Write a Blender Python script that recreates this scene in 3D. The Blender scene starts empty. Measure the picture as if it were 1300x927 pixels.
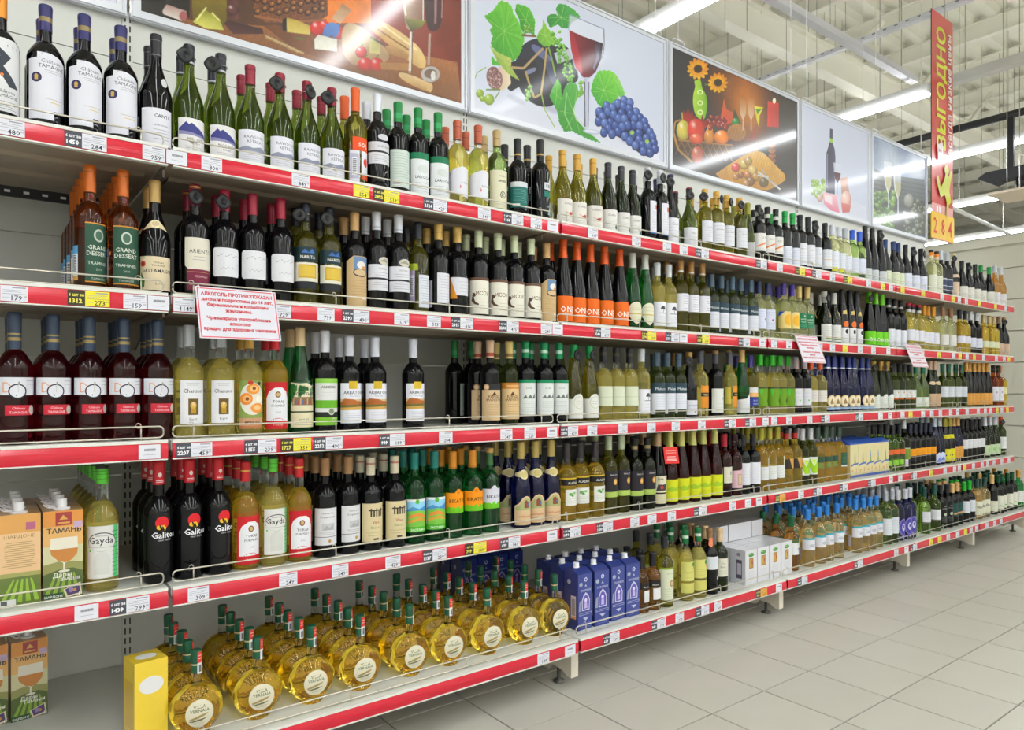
import bpy, math, random
import numpy as np
from mathutils import Vector
from mathutils.geometry import tessellate_polygon

random.seed(11)
SC = bpy.context.scene
C = SC.collection
PI = math.pi

# ---------------------------------------------------------------- camera
F = 900.0                                   # focal length in pixels of a 1300 px wide frame
TH = math.atan(1184.0 / F)                  # angle between the optical axis and the shelf run
CAMZ = 1.09
cam = bpy.data.cameras.new('camera')
cam.sensor_width = 36.0
cam.lens = F / 1300.0 * 36.0
cam.shift_y = 29.5 / 1300.0
cam.clip_end = 200
camo = bpy.data.objects.new('camera', cam)
C.objects.link(camo)
camo.location = (0, 0, CAMZ)
camo.rotation_euler = (PI / 2, 0, -(PI / 2 - TH))
SC.camera = camo

# ---------------------------------------------------------------- light of the hall
world = bpy.data.worlds.new('hall_world')
SC.world = world
world.use_nodes = True
world.node_tree.nodes['Background'].inputs[0].default_value = (0.86, 0.93, 1.0, 1)
world.node_tree.nodes['Background'].inputs[1].default_value = 0.42
TUBE = 27.0                                 # emission of the fluorescent tubes
vs = SC.view_settings
vs.view_transform = 'Standard'
vs.look = 'None'
vs.gamma = 1.0
vs.use_curve_mapping = False
vs.exposure = 0.0

# ---------------------------------------------------------------- where things stand
BAYS = [-0.925, 0.405, 1.735, 3.065, 4.395, 5.355, 6.316]
SH = [1.712, 1.333, 0.955, 0.575, 0.185]    # shelf tops, from the top shelf down
LIP = [2.0, 2.0, 2.0, 2.0, 1.896]           # front edge of each shelf
BACK = 2.63
ROW = ['top shelf', 'second shelf', 'middle shelf', 'fourth shelf', 'bottom shelf']


def s_of(x, Y):
    """Measured column x of the photograph -> position along the run for something at depth Y."""
    return Y / math.tan(TH - math.atan((x - 650.0) / F))


def z_of(x, y, Y):
    s = s_of(x, Y)
    return CAMZ + (493.0 - y) / F * (s * math.cos(TH) + Y * math.sin(TH))


# ---------------------------------------------------------------- colours and materials
def lin(c):
    return c / 12.92 if c <= 0.04045 else ((c + 0.055) / 1.055) ** 2.4


_hx = {}
def hx(h):
    if h not in _hx:
        g = h if len(h) == 6 else ''.join(k + k for k in h)
        _hx[h] = tuple(lin(int(g[i:i + 2], 16) / 255.0) for i in (0, 2, 4))
    return _hx[h]


MAT = {}
def mat(name, col=(.8, .8, .8), rough=.5, metal=0.0, trans=0.0, ior=1.45, emit=0.0, coat=0.0, attr=False, spec=.5):
    m = bpy.data.materials.new(name)
    m.use_nodes = True
    b = m.node_tree.nodes['Principled BSDF']
    I = b.inputs
    if isinstance(col, str):
        col = hx(col)
    I['Base Color'].default_value = (*col, 1)
    I['Roughness'].default_value = rough
    I['Metallic'].default_value = metal
    I['Transmission Weight'].default_value = trans
    I['IOR'].default_value = ior
    I['Specular IOR Level'].default_value = spec
    if coat:
        I['Coat Weight'].default_value = coat
        I['Coat Roughness'].default_value = .09
    if emit:
        I['Emission Color'].default_value = (*col, 1)
        I['Emission Strength'].default_value = emit
    if attr:
        a = m.node_tree.nodes.new('ShaderNodeAttribute')
        a.attribute_name = 'Col'
        m.node_tree.links.new(a.outputs['Color'], I['Base Color'])
    MAT[name] = m
    return m


def noisy(name, c1, c2, scale, rough=.5, metal=0.0, obj_random=0.0, bump=0.0, spec=.5):
    m = mat(name, c1, rough, metal, spec=spec)
    nt = m.node_tree
    b = nt.nodes['Principled BSDF']
    tc = nt.nodes.new('ShaderNodeTexCoord')
    n = nt.nodes.new('ShaderNodeTexNoise')
    n.inputs['Scale'].default_value = scale
    n.inputs['Detail'].default_value = 4
    r = nt.nodes.new('ShaderNodeMix')
    r.data_type = 'RGBA'
    r.inputs['A'].default_value = (*hx(c1), 1)
    r.inputs['B'].default_value = (*hx(c2), 1)
    nt.links.new(tc.outputs['Object'], n.inputs['Vector'])
    nt.links.new(n.outputs['Fac'], r.inputs['Factor'])
    out = r.outputs['Result']
    if obj_random:
        oi = nt.nodes.new('ShaderNodeObjectInfo')
        mr = nt.nodes.new('ShaderNodeMapRange')
        mr.inputs['To Min'].default_value = 1 - obj_random
        mr.inputs['To Max'].default_value = 1 + obj_random
        nt.links.new(oi.outputs['Random'], mr.inputs['Value'])
        hs = nt.nodes.new('ShaderNodeHueSaturation')
        nt.links.new(mr.outputs['Result'], hs.inputs['Value'])
        nt.links.new(out, hs.inputs['Color'])
        out = hs.outputs['Color']
    nt.links.new(out, b.inputs['Base Color'])
    if bump:
        bp = nt.nodes.new('ShaderNodeBump')
        bp.inputs['Strength'].default_value = bump
        bp.inputs['Distance'].default_value = .002
        nt.links.new(n.outputs['Fac'], bp.inputs['Height'])
        nt.links.new(bp.outputs['Normal'], b.inputs['Normal'])
    return m


mat('print', rough=.5, attr=True, spec=.35)
mat('foil', rough=.28, attr=True, metal=.15)
mat('satin_print', rough=.4, attr=True, coat=.22)
mat('gloss_print', rough=.3, attr=True, coat=.85)
GL = {'blk': (.003, .003, .004), 'dgr': (.045, .075, .012), 'grn': (.17, .24, .02), 'olv': (.46, .42, .035),
      'yel': (.93, .82, .24), 'pal': (.86, .87, .48), 'amb': (.80, .40, .08), 'tan': (.93, .74, .36), 'dam': (.46, .10, .014), 'ros': (.20, .006, .014),
      'blu': (.02, .03, .34), 'brg': (.02, .38, .08), 'gol': (.97, .70, .07), 'clr': (.93, .96, .95), 'lgn': (.48, .70, .18)}
for k, c in GL.items():
    if k == 'blk':
        mat('glass_blk', c, .025, spec=.38)
    else:
        mat('glass_' + k, c, .015, trans={'clr': 1.0, 'yel': .86, 'gol': .88, 'pal': .86, 'tan': .88}.get(k, .95), ior=1.4)
mat('white_metal', 'dcdcd6', .35)
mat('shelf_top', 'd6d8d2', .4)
mat('shelf_under_shade', 'a39481', .5)  # brown shade beneath the shelves is put into this colour
noisy('back_paint', 'd9dad5', 'd3d4cf', 3, .45)
mat('rail_red', 'd01c34', .2, coat=.3)
mat('wire', 'cdc7ba', .3, metal=.7)
mat('dark_slot', '15161a', .6)
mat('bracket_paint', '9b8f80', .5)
mat('bracket_cream', 'd9d0c0', .45)
mat('foot_steel', '6d6d6a', .4, metal=.8)
mat('black_plastic', '17181b', .35)
mat('steel', 'b9b9b9', .25, metal=1)
mat('amber_plastic', 'e6a21a', .3)
mat('alu', 'd3d6de', .32, metal=.25)
mat('hook_white', 'e2e2e4', .35)
noisy('deck', 'eceadb', 'e6e4d3', 2, .6)
mat('beam_paint', 'efecde', .55)
mat('beam_lilac', 'd8d7dc', .5)
mat('black_pipe', '26272a', .5)
mat('board', 'd8c8b4', .6)
mat('lamp_body', 'd5d5d2', .4)
mat('tube_glow', (.94, .97, 1.0), emit=TUBE)
noisy('tile', 'c6c3b9', 'c0beb3', 6, .3, obj_random=.022)
mat('grout', '6c6960', .8)
noisy('wall_paint', 'd8d6c7', 'd2d0c1', 2, .5)
mat('hall_wall', 'e2e2da', .7)
mat('cap_white', 'ececf0', .35)
mat('yellow_board', 'f0c420', .4)
mat('tray_slot', '7c7c7a', .6)
mat('placard', 'd6d6de', .35)
mat('slate', '4a4c55', .5)


# ribbed glass of the round flasks: rings about the middle of the disc
fm_ = mat('glass_flask', GL['gol'], .015, trans=.96, ior=1.4)
_n = fm_.node_tree
_tc = _n.nodes.new('ShaderNodeTexCoord')
_mp = _n.nodes.new('ShaderNodeMapping')
_mp.inputs['Location'].default_value = (0, 0, -.068)
_wv = _n.nodes.new('ShaderNodeTexWave')
_wv.wave_type = 'RINGS'
_wv.rings_direction = 'Y'
_wv.inputs['Scale'].default_value = 26
_bp = _n.nodes.new('ShaderNodeBump')
_bp.inputs['Strength'].default_value = .1
_bp.inputs['Distance'].default_value = .003
_n.links.new(_tc.outputs['Object'], _mp.inputs['Vector'])
_n.links.new(_mp.outputs['Vector'], _wv.inputs['Vector'])
_n.links.new(_wv.outputs['Fac'], _bp.inputs['Height'])
_n.links.new(_bp.outputs['Normal'], _n.nodes['Principled BSDF'].inputs['Normal'])


# ---------------------------------------------------------------- mesh helpers
class MB:
    """Collects pieces of ONE part: vertices, faces, material slots, colours."""
    def __init__(self):
        self.v, self.f, self.m, self.c = [], [], [], []

    def face(self, idx, m=0, c=None):
        self.f.append(idx); self.m.append(m); self.c.append(c)

    def box(self, x0, y0, z0, x1, y1, z1, m=0, c=None):
        n = len(self.v)
        self.v += [(x0, y0, z0), (x1, y0, z0), (x1, y1, z0), (x0, y1, z0), (x0, y0, z1), (x1, y0, z1), (x1, y1, z1), (x0, y1, z1)]
        for q in ((0, 3, 2, 1), (4, 5, 6, 7), (0, 1, 5, 4), (1, 2, 6, 5), (2, 3, 7, 6), (3, 0, 4, 7)):
            self.face(tuple(n + i for i in q), m, c)
        return self

    def prism(self, pts, axis, a, b, m=0, c=None):
        """Extrude a 2-D outline along an axis; pts are the other two coordinates in order."""
        n, k = len(self.v), len(pts)
        for t in (a, b):
            for p, q in pts:
                self.v.append({'x': (t, p, q), 'y': (p, t, q), 'z': (p, q, t)}[axis])
        for i in range(k):
            j = (i + 1) % k
            self.face((n + i, n + j, n + k + j, n + k + i), m, c)
        for tri in tessellate_polygon([[Vector((p, q, 0)) for p, q in pts]]):
            self.face(tuple(n + i for i in tri), m, c)
            self.face(tuple(n + k + i for i in reversed(tri)), m, c)
        return self

    def tube(self, path, r, n=6, closed=False, m=0, c=None):
        P = [Vector(p) for p in path]
        base = len(self.v)
        k = len(P)
        up = Vector((0.03, 0.02, 1))
        for i, p in enumerate(P):
            a = P[i - 1] if (i or closed) else P[i]
            b = P[(i + 1) % k] if (i < k - 1 or closed) else P[i]
            t = (b - a).normalized()
            u = t.cross(up)
            if u.length < 1e-3:
                u = t.cross(Vector((0, 1, 0)))
            u.normalize()
            w = u.cross(t)
            for j in range(n):
                g = 2 * PI * j / n
                self.v.append(tuple(p + u * (r * math.cos(g)) + w * (r * math.sin(g))))
        for i in range(k if closed else k - 1):
            i2 = (i + 1) % k
            for j in range(n):
                j2 = (j + 1) % n
                self.face((base + i * n + j, base + i * n + j2, base + i2 * n + j2, base + i2 * n + j), m, c)
        if not closed:
            self.face(tuple(base + j for j in range(n))[::-1], m, c)
            self.face(tuple(base + (k - 1) * n + j for j in range(n)), m, c)
        return self

    def lathe(self, prof, n=20, mfun=None, cfun=None, sx=None, sy=None, cx=0, cy=0, cz=0):
        """prof: (r, z) from the base up; closes both ends. sx, sy: per-ring half axes instead of r."""
        base = len(self.v)
        for i, (r, z) in enumerate(prof):
            ax = sx[i] if sx else r
            ay = sy[i] if sy else r
            for j in range(n):
                g = 2 * PI * j / n
                self.v.append((cx + ax * math.sin(g), cy - ay * math.cos(g), cz + z))
        for i in range(len(prof) - 1):
            zm = (prof[i][1] + prof[i + 1][1]) / 2
            for j in range(n):
                j2 = (j + 1) % n
                self.face((base + i * n + j, base + i * n + j2, base + (i + 1) * n + j2, base + (i + 1) * n + j),
                          mfun(zm) if mfun else 0, cfun(zm) if cfun else None)
        self.face(tuple(base + j for j in range(n))[::-1], mfun(prof[0][1]) if mfun else 0, cfun(prof[0][1]) if cfun else None)
        e = base + (len(prof) - 1) * n
        self.face(tuple(e + j for j in range(n)), mfun(prof[-1][1]) if mfun else 0, cfun(prof[-1][1]) if cfun else None)
        return self

    def mesh(self, name, mats, smooth=False, angle=None):
        me = bpy.data.meshes.new(name)
        me.from_pydata(self.v, [], self.f)
        for m in (mats if isinstance(mats, (list, tuple)) else [mats]):
            me.materials.append(MAT[m])
        if any(self.m):
            me.polygons.foreach_set('material_index', self.m)
        if any(c is not None for c in self.c):
            a = me.color_attributes.new('Col', 'FLOAT_COLOR', 'CORNER')
            out = []
            for f, c in zip(self.f, self.c):
                out += list((*(c or (.8, .8, .8)), 1.0)) * len(f)
            a.data.foreach_set('color', out)
        if smooth:
            if angle is None:
                me.polygons.foreach_set('use_smooth', [True] * len(self.f))
            else:
                me.polygons.foreach_set('use_smooth', [True] * len(self.f))
                me.set_sharp_from_angle(angle=angle)
        me.update()
        return me


def link(name, me, parent=None, loc=None, rz=0.0):
    o = bpy.data.objects.new(name, me)
    C.objects.link(o)
    if parent is not None:
        o.parent = parent
    if loc is not None:
        o.location = loc
    if rz:
        o.rotation_euler = (0, 0, rz)
    return o


def tag(o, label, cat, group=None, kind=None):
    if label:
        o['label'] = label
    if cat:
        o['category'] = cat
    if group:
        o['group'] = group
    if kind:
        o['kind'] = kind
    return o


def wires(parent, ends, r=.004, m='steel'):
    """Suspension wires, each a part of its own: (x, y, z0, z1) in the parent's frame."""
    for x, y, z0, z1 in ends:
        link('hanging_wire', MB().tube([(x, y, z0), (x, y, z1)], r, 5).mesh('hanging_wire', m), parent)


def struct(name, me, parent=None, loc=None):
    o = link(name, me, parent, loc)
    if parent is None:
        o['kind'] = 'structure'
    return o


# ---------------------------------------------------------------- flat print: shapes and lettering wrapped on a surface
_tx = {}
def glyphs(text, bold=0.0):
    """Triangles of a line of lettering, size 1, centred on its own width."""
    k = (text, bold)
    if k not in _tx:
        cu = bpy.data.curves.new('lettering', 'FONT')
        cu.body = text
        cu.resolution_u = 1
        cu.offset = bold
        ob = bpy.data.objects.new('lettering', cu)
        me = ob.to_mesh()
        me.calc_loop_triangles()
        P = [(v.co.x, v.co.y) for v in me.vertices]
        tris = [tuple(P[i] for i in t.vertices) for t in me.loop_triangles]
        ob.to_mesh_clear()
        bpy.data.objects.remove(ob)
        bpy.data.curves.remove(cu)
        x0 = min((p[0] for t in tris for p in t), default=0)
        x1 = max((p[0] for t in tris for p in t), default=0)
        c = (x0 + x1) / 2
        _tx[k] = ([tuple((p[0] - c, p[1]) for p in t) for t in tris], x1 - x0)
    return _tx[k]


def R(u0, v0, u1, v1, c):
    return ('p', [(u0, v0), (u1, v0), (u1, v1), (u0, v1)], c)


def E(u, v, ru, rv, c, n=20):
    return ('p', [(u + ru * math.cos(2 * PI * i / n), v + rv * math.sin(2 * PI * i / n)) for i in range(n)], c)


def G(pts, c):
    return ('p', pts, c)


def T(text, u, v, size, c='333', bold=0.0, sx=1.0):
    return ('t', text, u, v, size, c, bold, sx)


def lines(u0, u1, v0, v1, n, c='888', t=.6):
    """Rows of print too small to read: n thin bars of uneven length."""
    rr = random.Random(int(abs(u0 * 7 + v0 * 13 + n)))
    out = []
    for i in range(n):
        v = v1 - (v1 - v0) * (i + .5) / n
        q = rr.uniform(0, .3) * (u1 - u0) / 2
        out.append(R(u0 + q, v - t, u1 - q, v + t, c))
    return out


def strip_clip(tri, step):
    """Cut a triangle along u = k*step so that it can follow a curved surface."""
    us = [p[0] for p in tri]
    a, b = math.floor(min(us) / step), math.ceil(max(us) / step)
    if b - a <= 1:
        return [list(tri)]
    out = []
    poly = list(tri)
    for k in range(a, b):
        lo, hi = k * step, (k + 1) * step
        q = poly
        for lim, sgn in ((lo, 1), (hi, -1)):
            r = []
            for i in range(len(q)):
                p0, p1 = q[i], q[(i + 1) % len(q)]
                d0, d1 = sgn * (p0[0] - lim), sgn * (p1[0] - lim)
                if d0 >= 0:
                    r.append(p0)
                if (d0 > 0) != (d1 > 0) and d0 != d1:
                    t = d0 / (d0 - d1)
                    r.append((p0[0] + (p1[0] - p0[0]) * t, p0[1] + (p1[1] - p0[1]) * t))
            q = r
            if not q:
                break
        if len(q) >= 3:
            out.append(q)
    return out


def art(ops, surf, name, m='print', step=None, mats=None):
    """ops in millimetres -> one mesh; surf(u, v, lift) gives the point. Later shapes lie on earlier ones."""
    mb = MB()
    lift = 0.0003
    for op in ops:
        lift += 0.00002
        if op[0] == 'p':
            pts, col = op[1], hx(op[2])
            tris = [tuple(pts[i] for i in t) for t in tessellate_polygon([[Vector((p[0], p[1], 0)) for p in pts]])]
        else:
            _, text, u, v, size, c, bold, sx = op
            col = hx(c)
            tris = [tuple((u + p[0] * size * sx, v + p[1] * size) for p in t) for t in glyphs(text, bold)[0]]
        for t in tris:
            for q in (strip_clip(t, step) if step else [t]):
                n = len(mb.v)
                area = sum(q[i][0] * q[(i + 1) % len(q)][1] - q[(i + 1) % len(q)][0] * q[i][1] for i in range(len(q)))
                if abs(area) < 1e-6:
                    continue
                if area < 0:
                    q = q[::-1]
                for p in q:
                    mb.v.append(surf(p[0] / 1000.0, p[1] / 1000.0, lift))
                mb.face(tuple(range(n, n + len(q))), 0, col)
    return mb.mesh(name, m, smooth=bool(step))


def flat(u, v, e):
    return (u, -e, v)


NUM = ('first second third fourth fifth sixth seventh eighth ninth tenth eleventh twelfth thirteenth fourteenth fifteenth sixteenth '
       'seventeenth eighteenth nineteenth').split()
def nth(i):
    if i <= 19:
        return NUM[i - 1]
    tens = {2: ('twentieth', 'twenty'), 3: ('thirtieth', 'thirty'), 4: ('fortieth', 'forty'), 5: ('fiftieth', 'fifty')}[i // 10]
    return tens[0] if i % 10 == 0 else tens[1] + '-' + NUM[i % 10 - 1]


CARD = ('one two three four five six seven eight nine ten eleven twelve thirteen fourteen fifteen').split()
def card(i):
    return CARD[i - 1] if i <= 15 else 'many'


# ================================================================ SETTING
# floor: a grout bed and the tiles one can see, each a piece of its own
T0X, T0Y, TS = 2.565, 1.782, 0.298
bed = MB().box(-6, -18, -0.02, 26, 18, -0.004).mesh('floor', 'grout')
nt = MAT['grout'].node_tree
br = nt.nodes.new('ShaderNodeTexBrick')
br.offset = 0
for k, v in (('Scale', 1 / TS), ('Mortar Size', .012), ('Brick Width', 1.0), ('Row Height', 1.0)):
    br.inputs[k].default_value = v
br.inputs['Color1'].default_value = (*hx('c6c3b9'), 1)
br.inputs['Color2'].default_value = (*hx('c1beb4'), 1)
br.inputs['Mortar'].default_value = (*hx('706d64'), 1)
tcn = nt.nodes.new('ShaderNodeTexCoord')
mp = nt.nodes.new('ShaderNodeMapping')
mp.inputs['Location'].default_value = (-T0X, -T0Y, 0)
nt.links.new(tcn.outputs['Object'], mp.inputs['Vector'])
nt.links.new(mp.outputs['Vector'], br.inputs['Vector'])
nt.links.new(br.outputs['Color'], nt.nodes['Principled BSDF'].inputs['Base Color'])
nt.nodes['Principled BSDF'].inputs['Roughness'].default_value = .35
floor = struct('floor', bed)
g = .003
b_ = .0006
tm = MB()
x1 = TS / 2 - g
for (a, z) in ((x1, -.004), (x1, -b_), (x1 - b_, 0)):
    tm.v += [(-a, -a, z), (a, -a, z), (a, a, z), (-a, a, z)]
for k in (0, 4):
    for i in range(4):
        j = (i + 1) % 4
        tm.face((k + i, k + j, k + 4 + j, k + 4 + i))
tm.face((8, 9, 10, 11))
tile_me = tm.mesh('tile', 'tile')
ntile = 0
for i in range(-7, 20):
    for j in range(-8, 3):
        x, y = T0X + (i + .5) * TS, T0Y + (j + .5) * TS
        zc = x * math.cos(TH) + y * math.sin(TH)
        if zc < 1.2:
            continue
        px = 650 + F * (x * math.sin(TH) - y * math.cos(TH)) / zc
        py = 493 + F * CAMZ / zc
        if -130 < px < 1400 and py < 1010 and ntile < 290:
            link('tile', tile_me, floor, (x, y, 0))
            ntile += 1

# the hall behind everything
struct('wall_back', MB().box(-6, 18, 0, 26, 18.1, 7).mesh('wall_back', 'hall_wall'))
struct('wall_left', MB().box(-6.1, -18, 0, -6, 18, 7).mesh('wall_left', 'hall_wall'))
struct('wall_far', MB().box(26, -18, 0, 26.1, 18, 7).mesh('wall_far', 'hall_wall'))
# cladded end wall across the aisle, one piece per cladding board
WX = 7.2
struct('wall_front', MB().box(-6, -18.1, 0, 26, -18, 7).mesh('wall_front', 'hall_wall'))
wr = struct('wall_right', MB().box(WX + .02, -4, 0, WX + .1, 6, 2.32).mesh('wall_right', 'wall_paint'))
zz, k = 0.02, 0
board_me = MB().box(0, -4, .004, .02, 6, .271).mesh('panel', 'wall_paint')
zb = CAMZ + 1.05 - .275 * 8 + .275
while zb < 2.3:
    if zb + .275 > 0.02 and zb > 0:
        link('panel', board_me, wr, (WX, 0, zb))
    zb += .275
struct('trim_1', MB().box(WX - .03, -4, 2.345, WX + .12, 6, 2.42).mesh('trim_1', 'wall_paint'))

# ceiling: corrugated deck, purlins, girders, trays
mb = MB()
cx, pts = -8.0, []
y = -18.0
while y < 18:
    pts += [(y, 6.3), (y + .12, 6.3), (y + .16, 6.38), (y + .28, 6.38)]
    y += .32
for (yy, zz) in pts:
    mb.v += [(-6, yy, zz), (26, yy, zz)]
for i in range(len(pts) - 1):
    mb.face((2 * i, 2 * i + 2, 2 * i + 3, 2 * i + 1))
ceil = struct('ceiling', mb.mesh('ceiling', 'deck'))
def beam(x0, y0, z0, x1, y1, z1, m='beam_paint', w=None):
    mb = MB()
    t = .018
    if w:                                    # an I section: two flanges and a web
        if abs(x1 - x0) > abs(y1 - y0):
            mb.box(x0, y0, z0, x1, y1, z0 + t); mb.box(x0, y0, z1 - t, x1, y1, z1)
            mb.box(x0, (y0 + y1) / 2 - w, z0 + t, x1, (y0 + y1) / 2 + w, z1 - t)
        else:
            mb.box(x0, y0, z0, x1, y1, z0 + t); mb.box(x0, y0, z1 - t, x1, y1, z1)
            mb.box((x0 + x1) / 2 - w, y0, z0 + t, (x0 + x1) / 2 + w, y1, z1 - t)
    else:
        mb.box(x0, y0, z0, x1, y1, z1)
    return struct('beam', mb.mesh('beam', m))
for i in range(19):                          # purlins across
    x = 1.2 + 1.27 * i
    beam(x, -18, 6.06, x + .1, 18, 6.3, w=.012)
for yy in (-12.0, -3.5, 4.55, 9.5, 14.5):           # girders along
    beam(-6, yy, 4.95, 26, yy + .16, 5.3, w=.02)
    for i in range(10):                      # struts up to the purlins
        x = 1.26 + 1.905 * i
        struct('beam', MB().tube([(x, yy + .08, 5.28), (x + .95, yy + .08, 6.06)], .04, 6).mesh('beam', 'beam_paint'))
beam(-6, 7.0, 5.6, 26, 7.12, 5.85, w=.02)
beam(-6, 12.0, 5.5, 26, 12.12, 5.8, w=.02)
# a perforated cable tray across
mb = MB()
mb.box(6.67, 2.4, 4.36, 6.73, 16, 4.37); mb.box(6.67, 2.4, 4.37, 6.674, 16, 4.405); mb.box(6.726, 2.4, 4.37, 6.73, 16, 4.405)
y = 2.5
while y < 16:
    mb.box(6.6685, y, 4.382, 6.6705, y + .03, 4.394, 1)
    y += .1
tray = tag(link('cable_tray', mb.mesh('cable_tray', ['beam_lilac', 'tray_slot'])), 'pale perforated cable tray hanging across the ceiling behind the posters', 'cable tray')
wires(tray, [(6.7, y, 4.37, 6.06) for y in (3.0, 6.0, 9.0, 12.0, 15.0)], .003)

# thin suspension wires of the hall
wire_me = MB().tube([(0, 0, 4.2), (0, 0, 6.32)], .0035, 5).mesh('hanging_wire', 'steel')
rr = random.Random(5)
for i in range(60):
    link('hanging_wire', wire_me, ceil, (rr.uniform(3.5, 15), rr.uniform(3.4, 9), 0))

# ---------------------------------------------------------------- fluorescent fixtures
def tube_light(x, y0, y1, z, label, lit=True, group=None):
    L = y1 - y0
    root = tag(link('tube_light', None, loc=(x, (y0 + y1) / 2, z)), label, 'ceiling light', group)
    h = L / 2
    hb = MB()
    hb.prism([(-.05, .0), (.05, .0), (.042, .085), (-.042, .085)], 'y', -h, h)
    link('housing', hb.mesh('housing', 'lamp_body'), root)
    if lit:
        link('lamp_tube', MB().prism([(-.066, -.004), (-.05, -.022), (.05, -.022), (.066, -.004)], 'y', -h + .02, h - .02).mesh('lamp_tube', 'tube_glow'), root)
    wires(root, [(0, q, .084, 6.32 - z) for q in (-h * .7, h * .7)])
    return root
ZL = 3.89
tube_light(4.19, 3.0, 6.0, ZL, 'bright tube light over the grape poster, nearest one beyond the posters')
tube_light(7.2, 2.95, 6.0, ZL, 'bright tube light behind the red hanging banner and plain white poster')
tube_light(7.2, 1.2, 2.9, ZL, 'unlit tube light housing beside the red hanging banner', lit=False)
tube_light(9.42, .8, 6.0, ZL, 'long bright tube light passing behind the banner middle')
tube_light(9.1, 4.0, 9.0, ZL + .12, 'thin bright tube light just above the long one at the banner')
tube_light(12.0, 2.0, 8.0, ZL, 'bright tube light beyond the dark pipe, above the beige board')
tube_light(14.8, 2.5, 10.0, ZL, 'farthest bright tube light, low over the cladded end wall')
for i, (x, y1) in enumerate(((-4.4, .95), (-2.2, .95), (.2, .95), (2.45, .95), (4.19, .95), (7.2, .95), (9.42, .7), (12.0, 1.9), (15.0, 1.5))):
    for j, (ya, yb) in enumerate(((-3.4, y1), (-10.4, -3.6), (-17.4, -10.6))):  # the two outer rows are unseen lamps added to fill the shelves
        tube_light(x, ya, yb, ZL, f'{nth(i + 1)} tube light over the wine aisle, {["near the shelves", "added as fill away from the shelves", "added as fill far off in the hall"][j]}', group='tube lights over the aisle')
for i, x in enumerate((2.4, -.2)):
    tube_light(x, 3.2, 7.0, ZL, f'{["inner", "outer"][i]} tube light over the next aisle behind the posters', group='tube lights behind the shelves')

# lilac unlit fixture that runs along the aisle, high up
t = tag(link('light_track', None, loc=(0, 3.16, 4.09)), 'lilac unlit light track running along the ceiling behind the posters', 'light track')
link('housing', MB().box(2.2, -.035, 0, 7.38, .035, .06).mesh('housing', 'beam_lilac'), t)
wires(t, [(x, 0, .058, 2.2) for x in (2.6, 4.2, 5.8, 7.1)], .003)

# black pipe, its drop posts and the black unit with a white box
t = tag(link('ceiling_pipe', None, loc=(9.0, 0, 4.07)), 'thick black pipe crossing under the ceiling beside the red banner', 'pipe')
link('pipe', MB().tube([(0, 1.6, 0), (0, 10, 0)], .042, 12).mesh('pipe', 'black_pipe', True), t)
for i, yy in enumerate((2.86, 2.62)):
    link('drop_post', MB().box(-.025, yy - .032, -.62, .025, yy + .032, .02).mesh('drop_post', 'black_pipe'), t)
wires(t, [(0, yy, .04, 2.2) for yy in (2.0, 4, 6, 8)], .003)
t = tag(link('black_unit', None, loc=(9.0, 2.7, 3.38)), 'black long unit with a white box hung under the black pipe', 'ceiling unit')
link('casing', MB().prism([(.46, .05), (.38, .1), (-.9, .1), (-.9, -.02), (.2, -.02), (.3, -.05)], 'x', -.07, .07).mesh('casing', 'black_pipe'), t)
link('lens_block', MB().lathe([(.06, -.16), (.1, -.15), (.11, -.1), (.11, -.02)], 16).mesh('lens_block', 'black_plastic', True), t)
link('box', MB().box(-.08, -.4, -.15, .08, -.13, -.02).mesh('box', 'cap_white'), t)
t = tag(link('ceiling_board', None, loc=(8.0, 0, 3.0)), 'beige flat board hanging level under the black unit', 'board')
link('panel', MB().box(0, 1.7, 0, .5, 2.74, .02).mesh('panel', 'board'), t)
wires(t, [(x, yy, .018, 3.3) for (x, yy) in ((.08, 1.9), (.08, 2.6), (.42, 1.9), (.42, 2.6))])
t = tag(link('sign_rail', MB().tube([(8, 3.087, 2.963), (11, 3.51, 3.14)], .022, 8).mesh('sign_rail', 'lamp_body', True)), 'thin white rail slanting below the lamps right of the banner', 'rail')
wires(t, [(8.4, 3.143, 2.99, 6.32), (10.6, 3.454, 3.12, 6.32)])

# ================================================================ SHELVING
def rail_mesh(w):
    """Curved red price channel with white lips, from x = 0 to w; y = 0 at the shelf edge, z = 0 at the shelf top."""
    mb = MB()
    P = []
    for i in range(7):
        a = i / 6
        P.append((-.012 - .004 * math.sin(PI * a) , -.006 - .040 * a))
    n = len(mb.v)
    for (yy, zz) in P:
        mb.v += [(0, yy, zz), (w, yy, zz)]
    for i in range(6):
        mb.face((n + 2 * i, n + 2 * i + 2, n + 2 * i + 3, n + 2 * i + 1), 0)
    mb.prism([(-.014, .002), (-.014, -.006), (.002, -.006), (.002, .002)], 'x', 0, w, 1)
    mb.prism([(-.015, -.046), (-.015, -.049), (.002, -.049), (.002, -.046)], 'x', 0, w, 1)
    mb.box(.0, -.004, -.046, w, -.001, -.006, 0)
    return mb.mesh('price_rail', ['rail_red', 'white_metal'])


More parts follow.
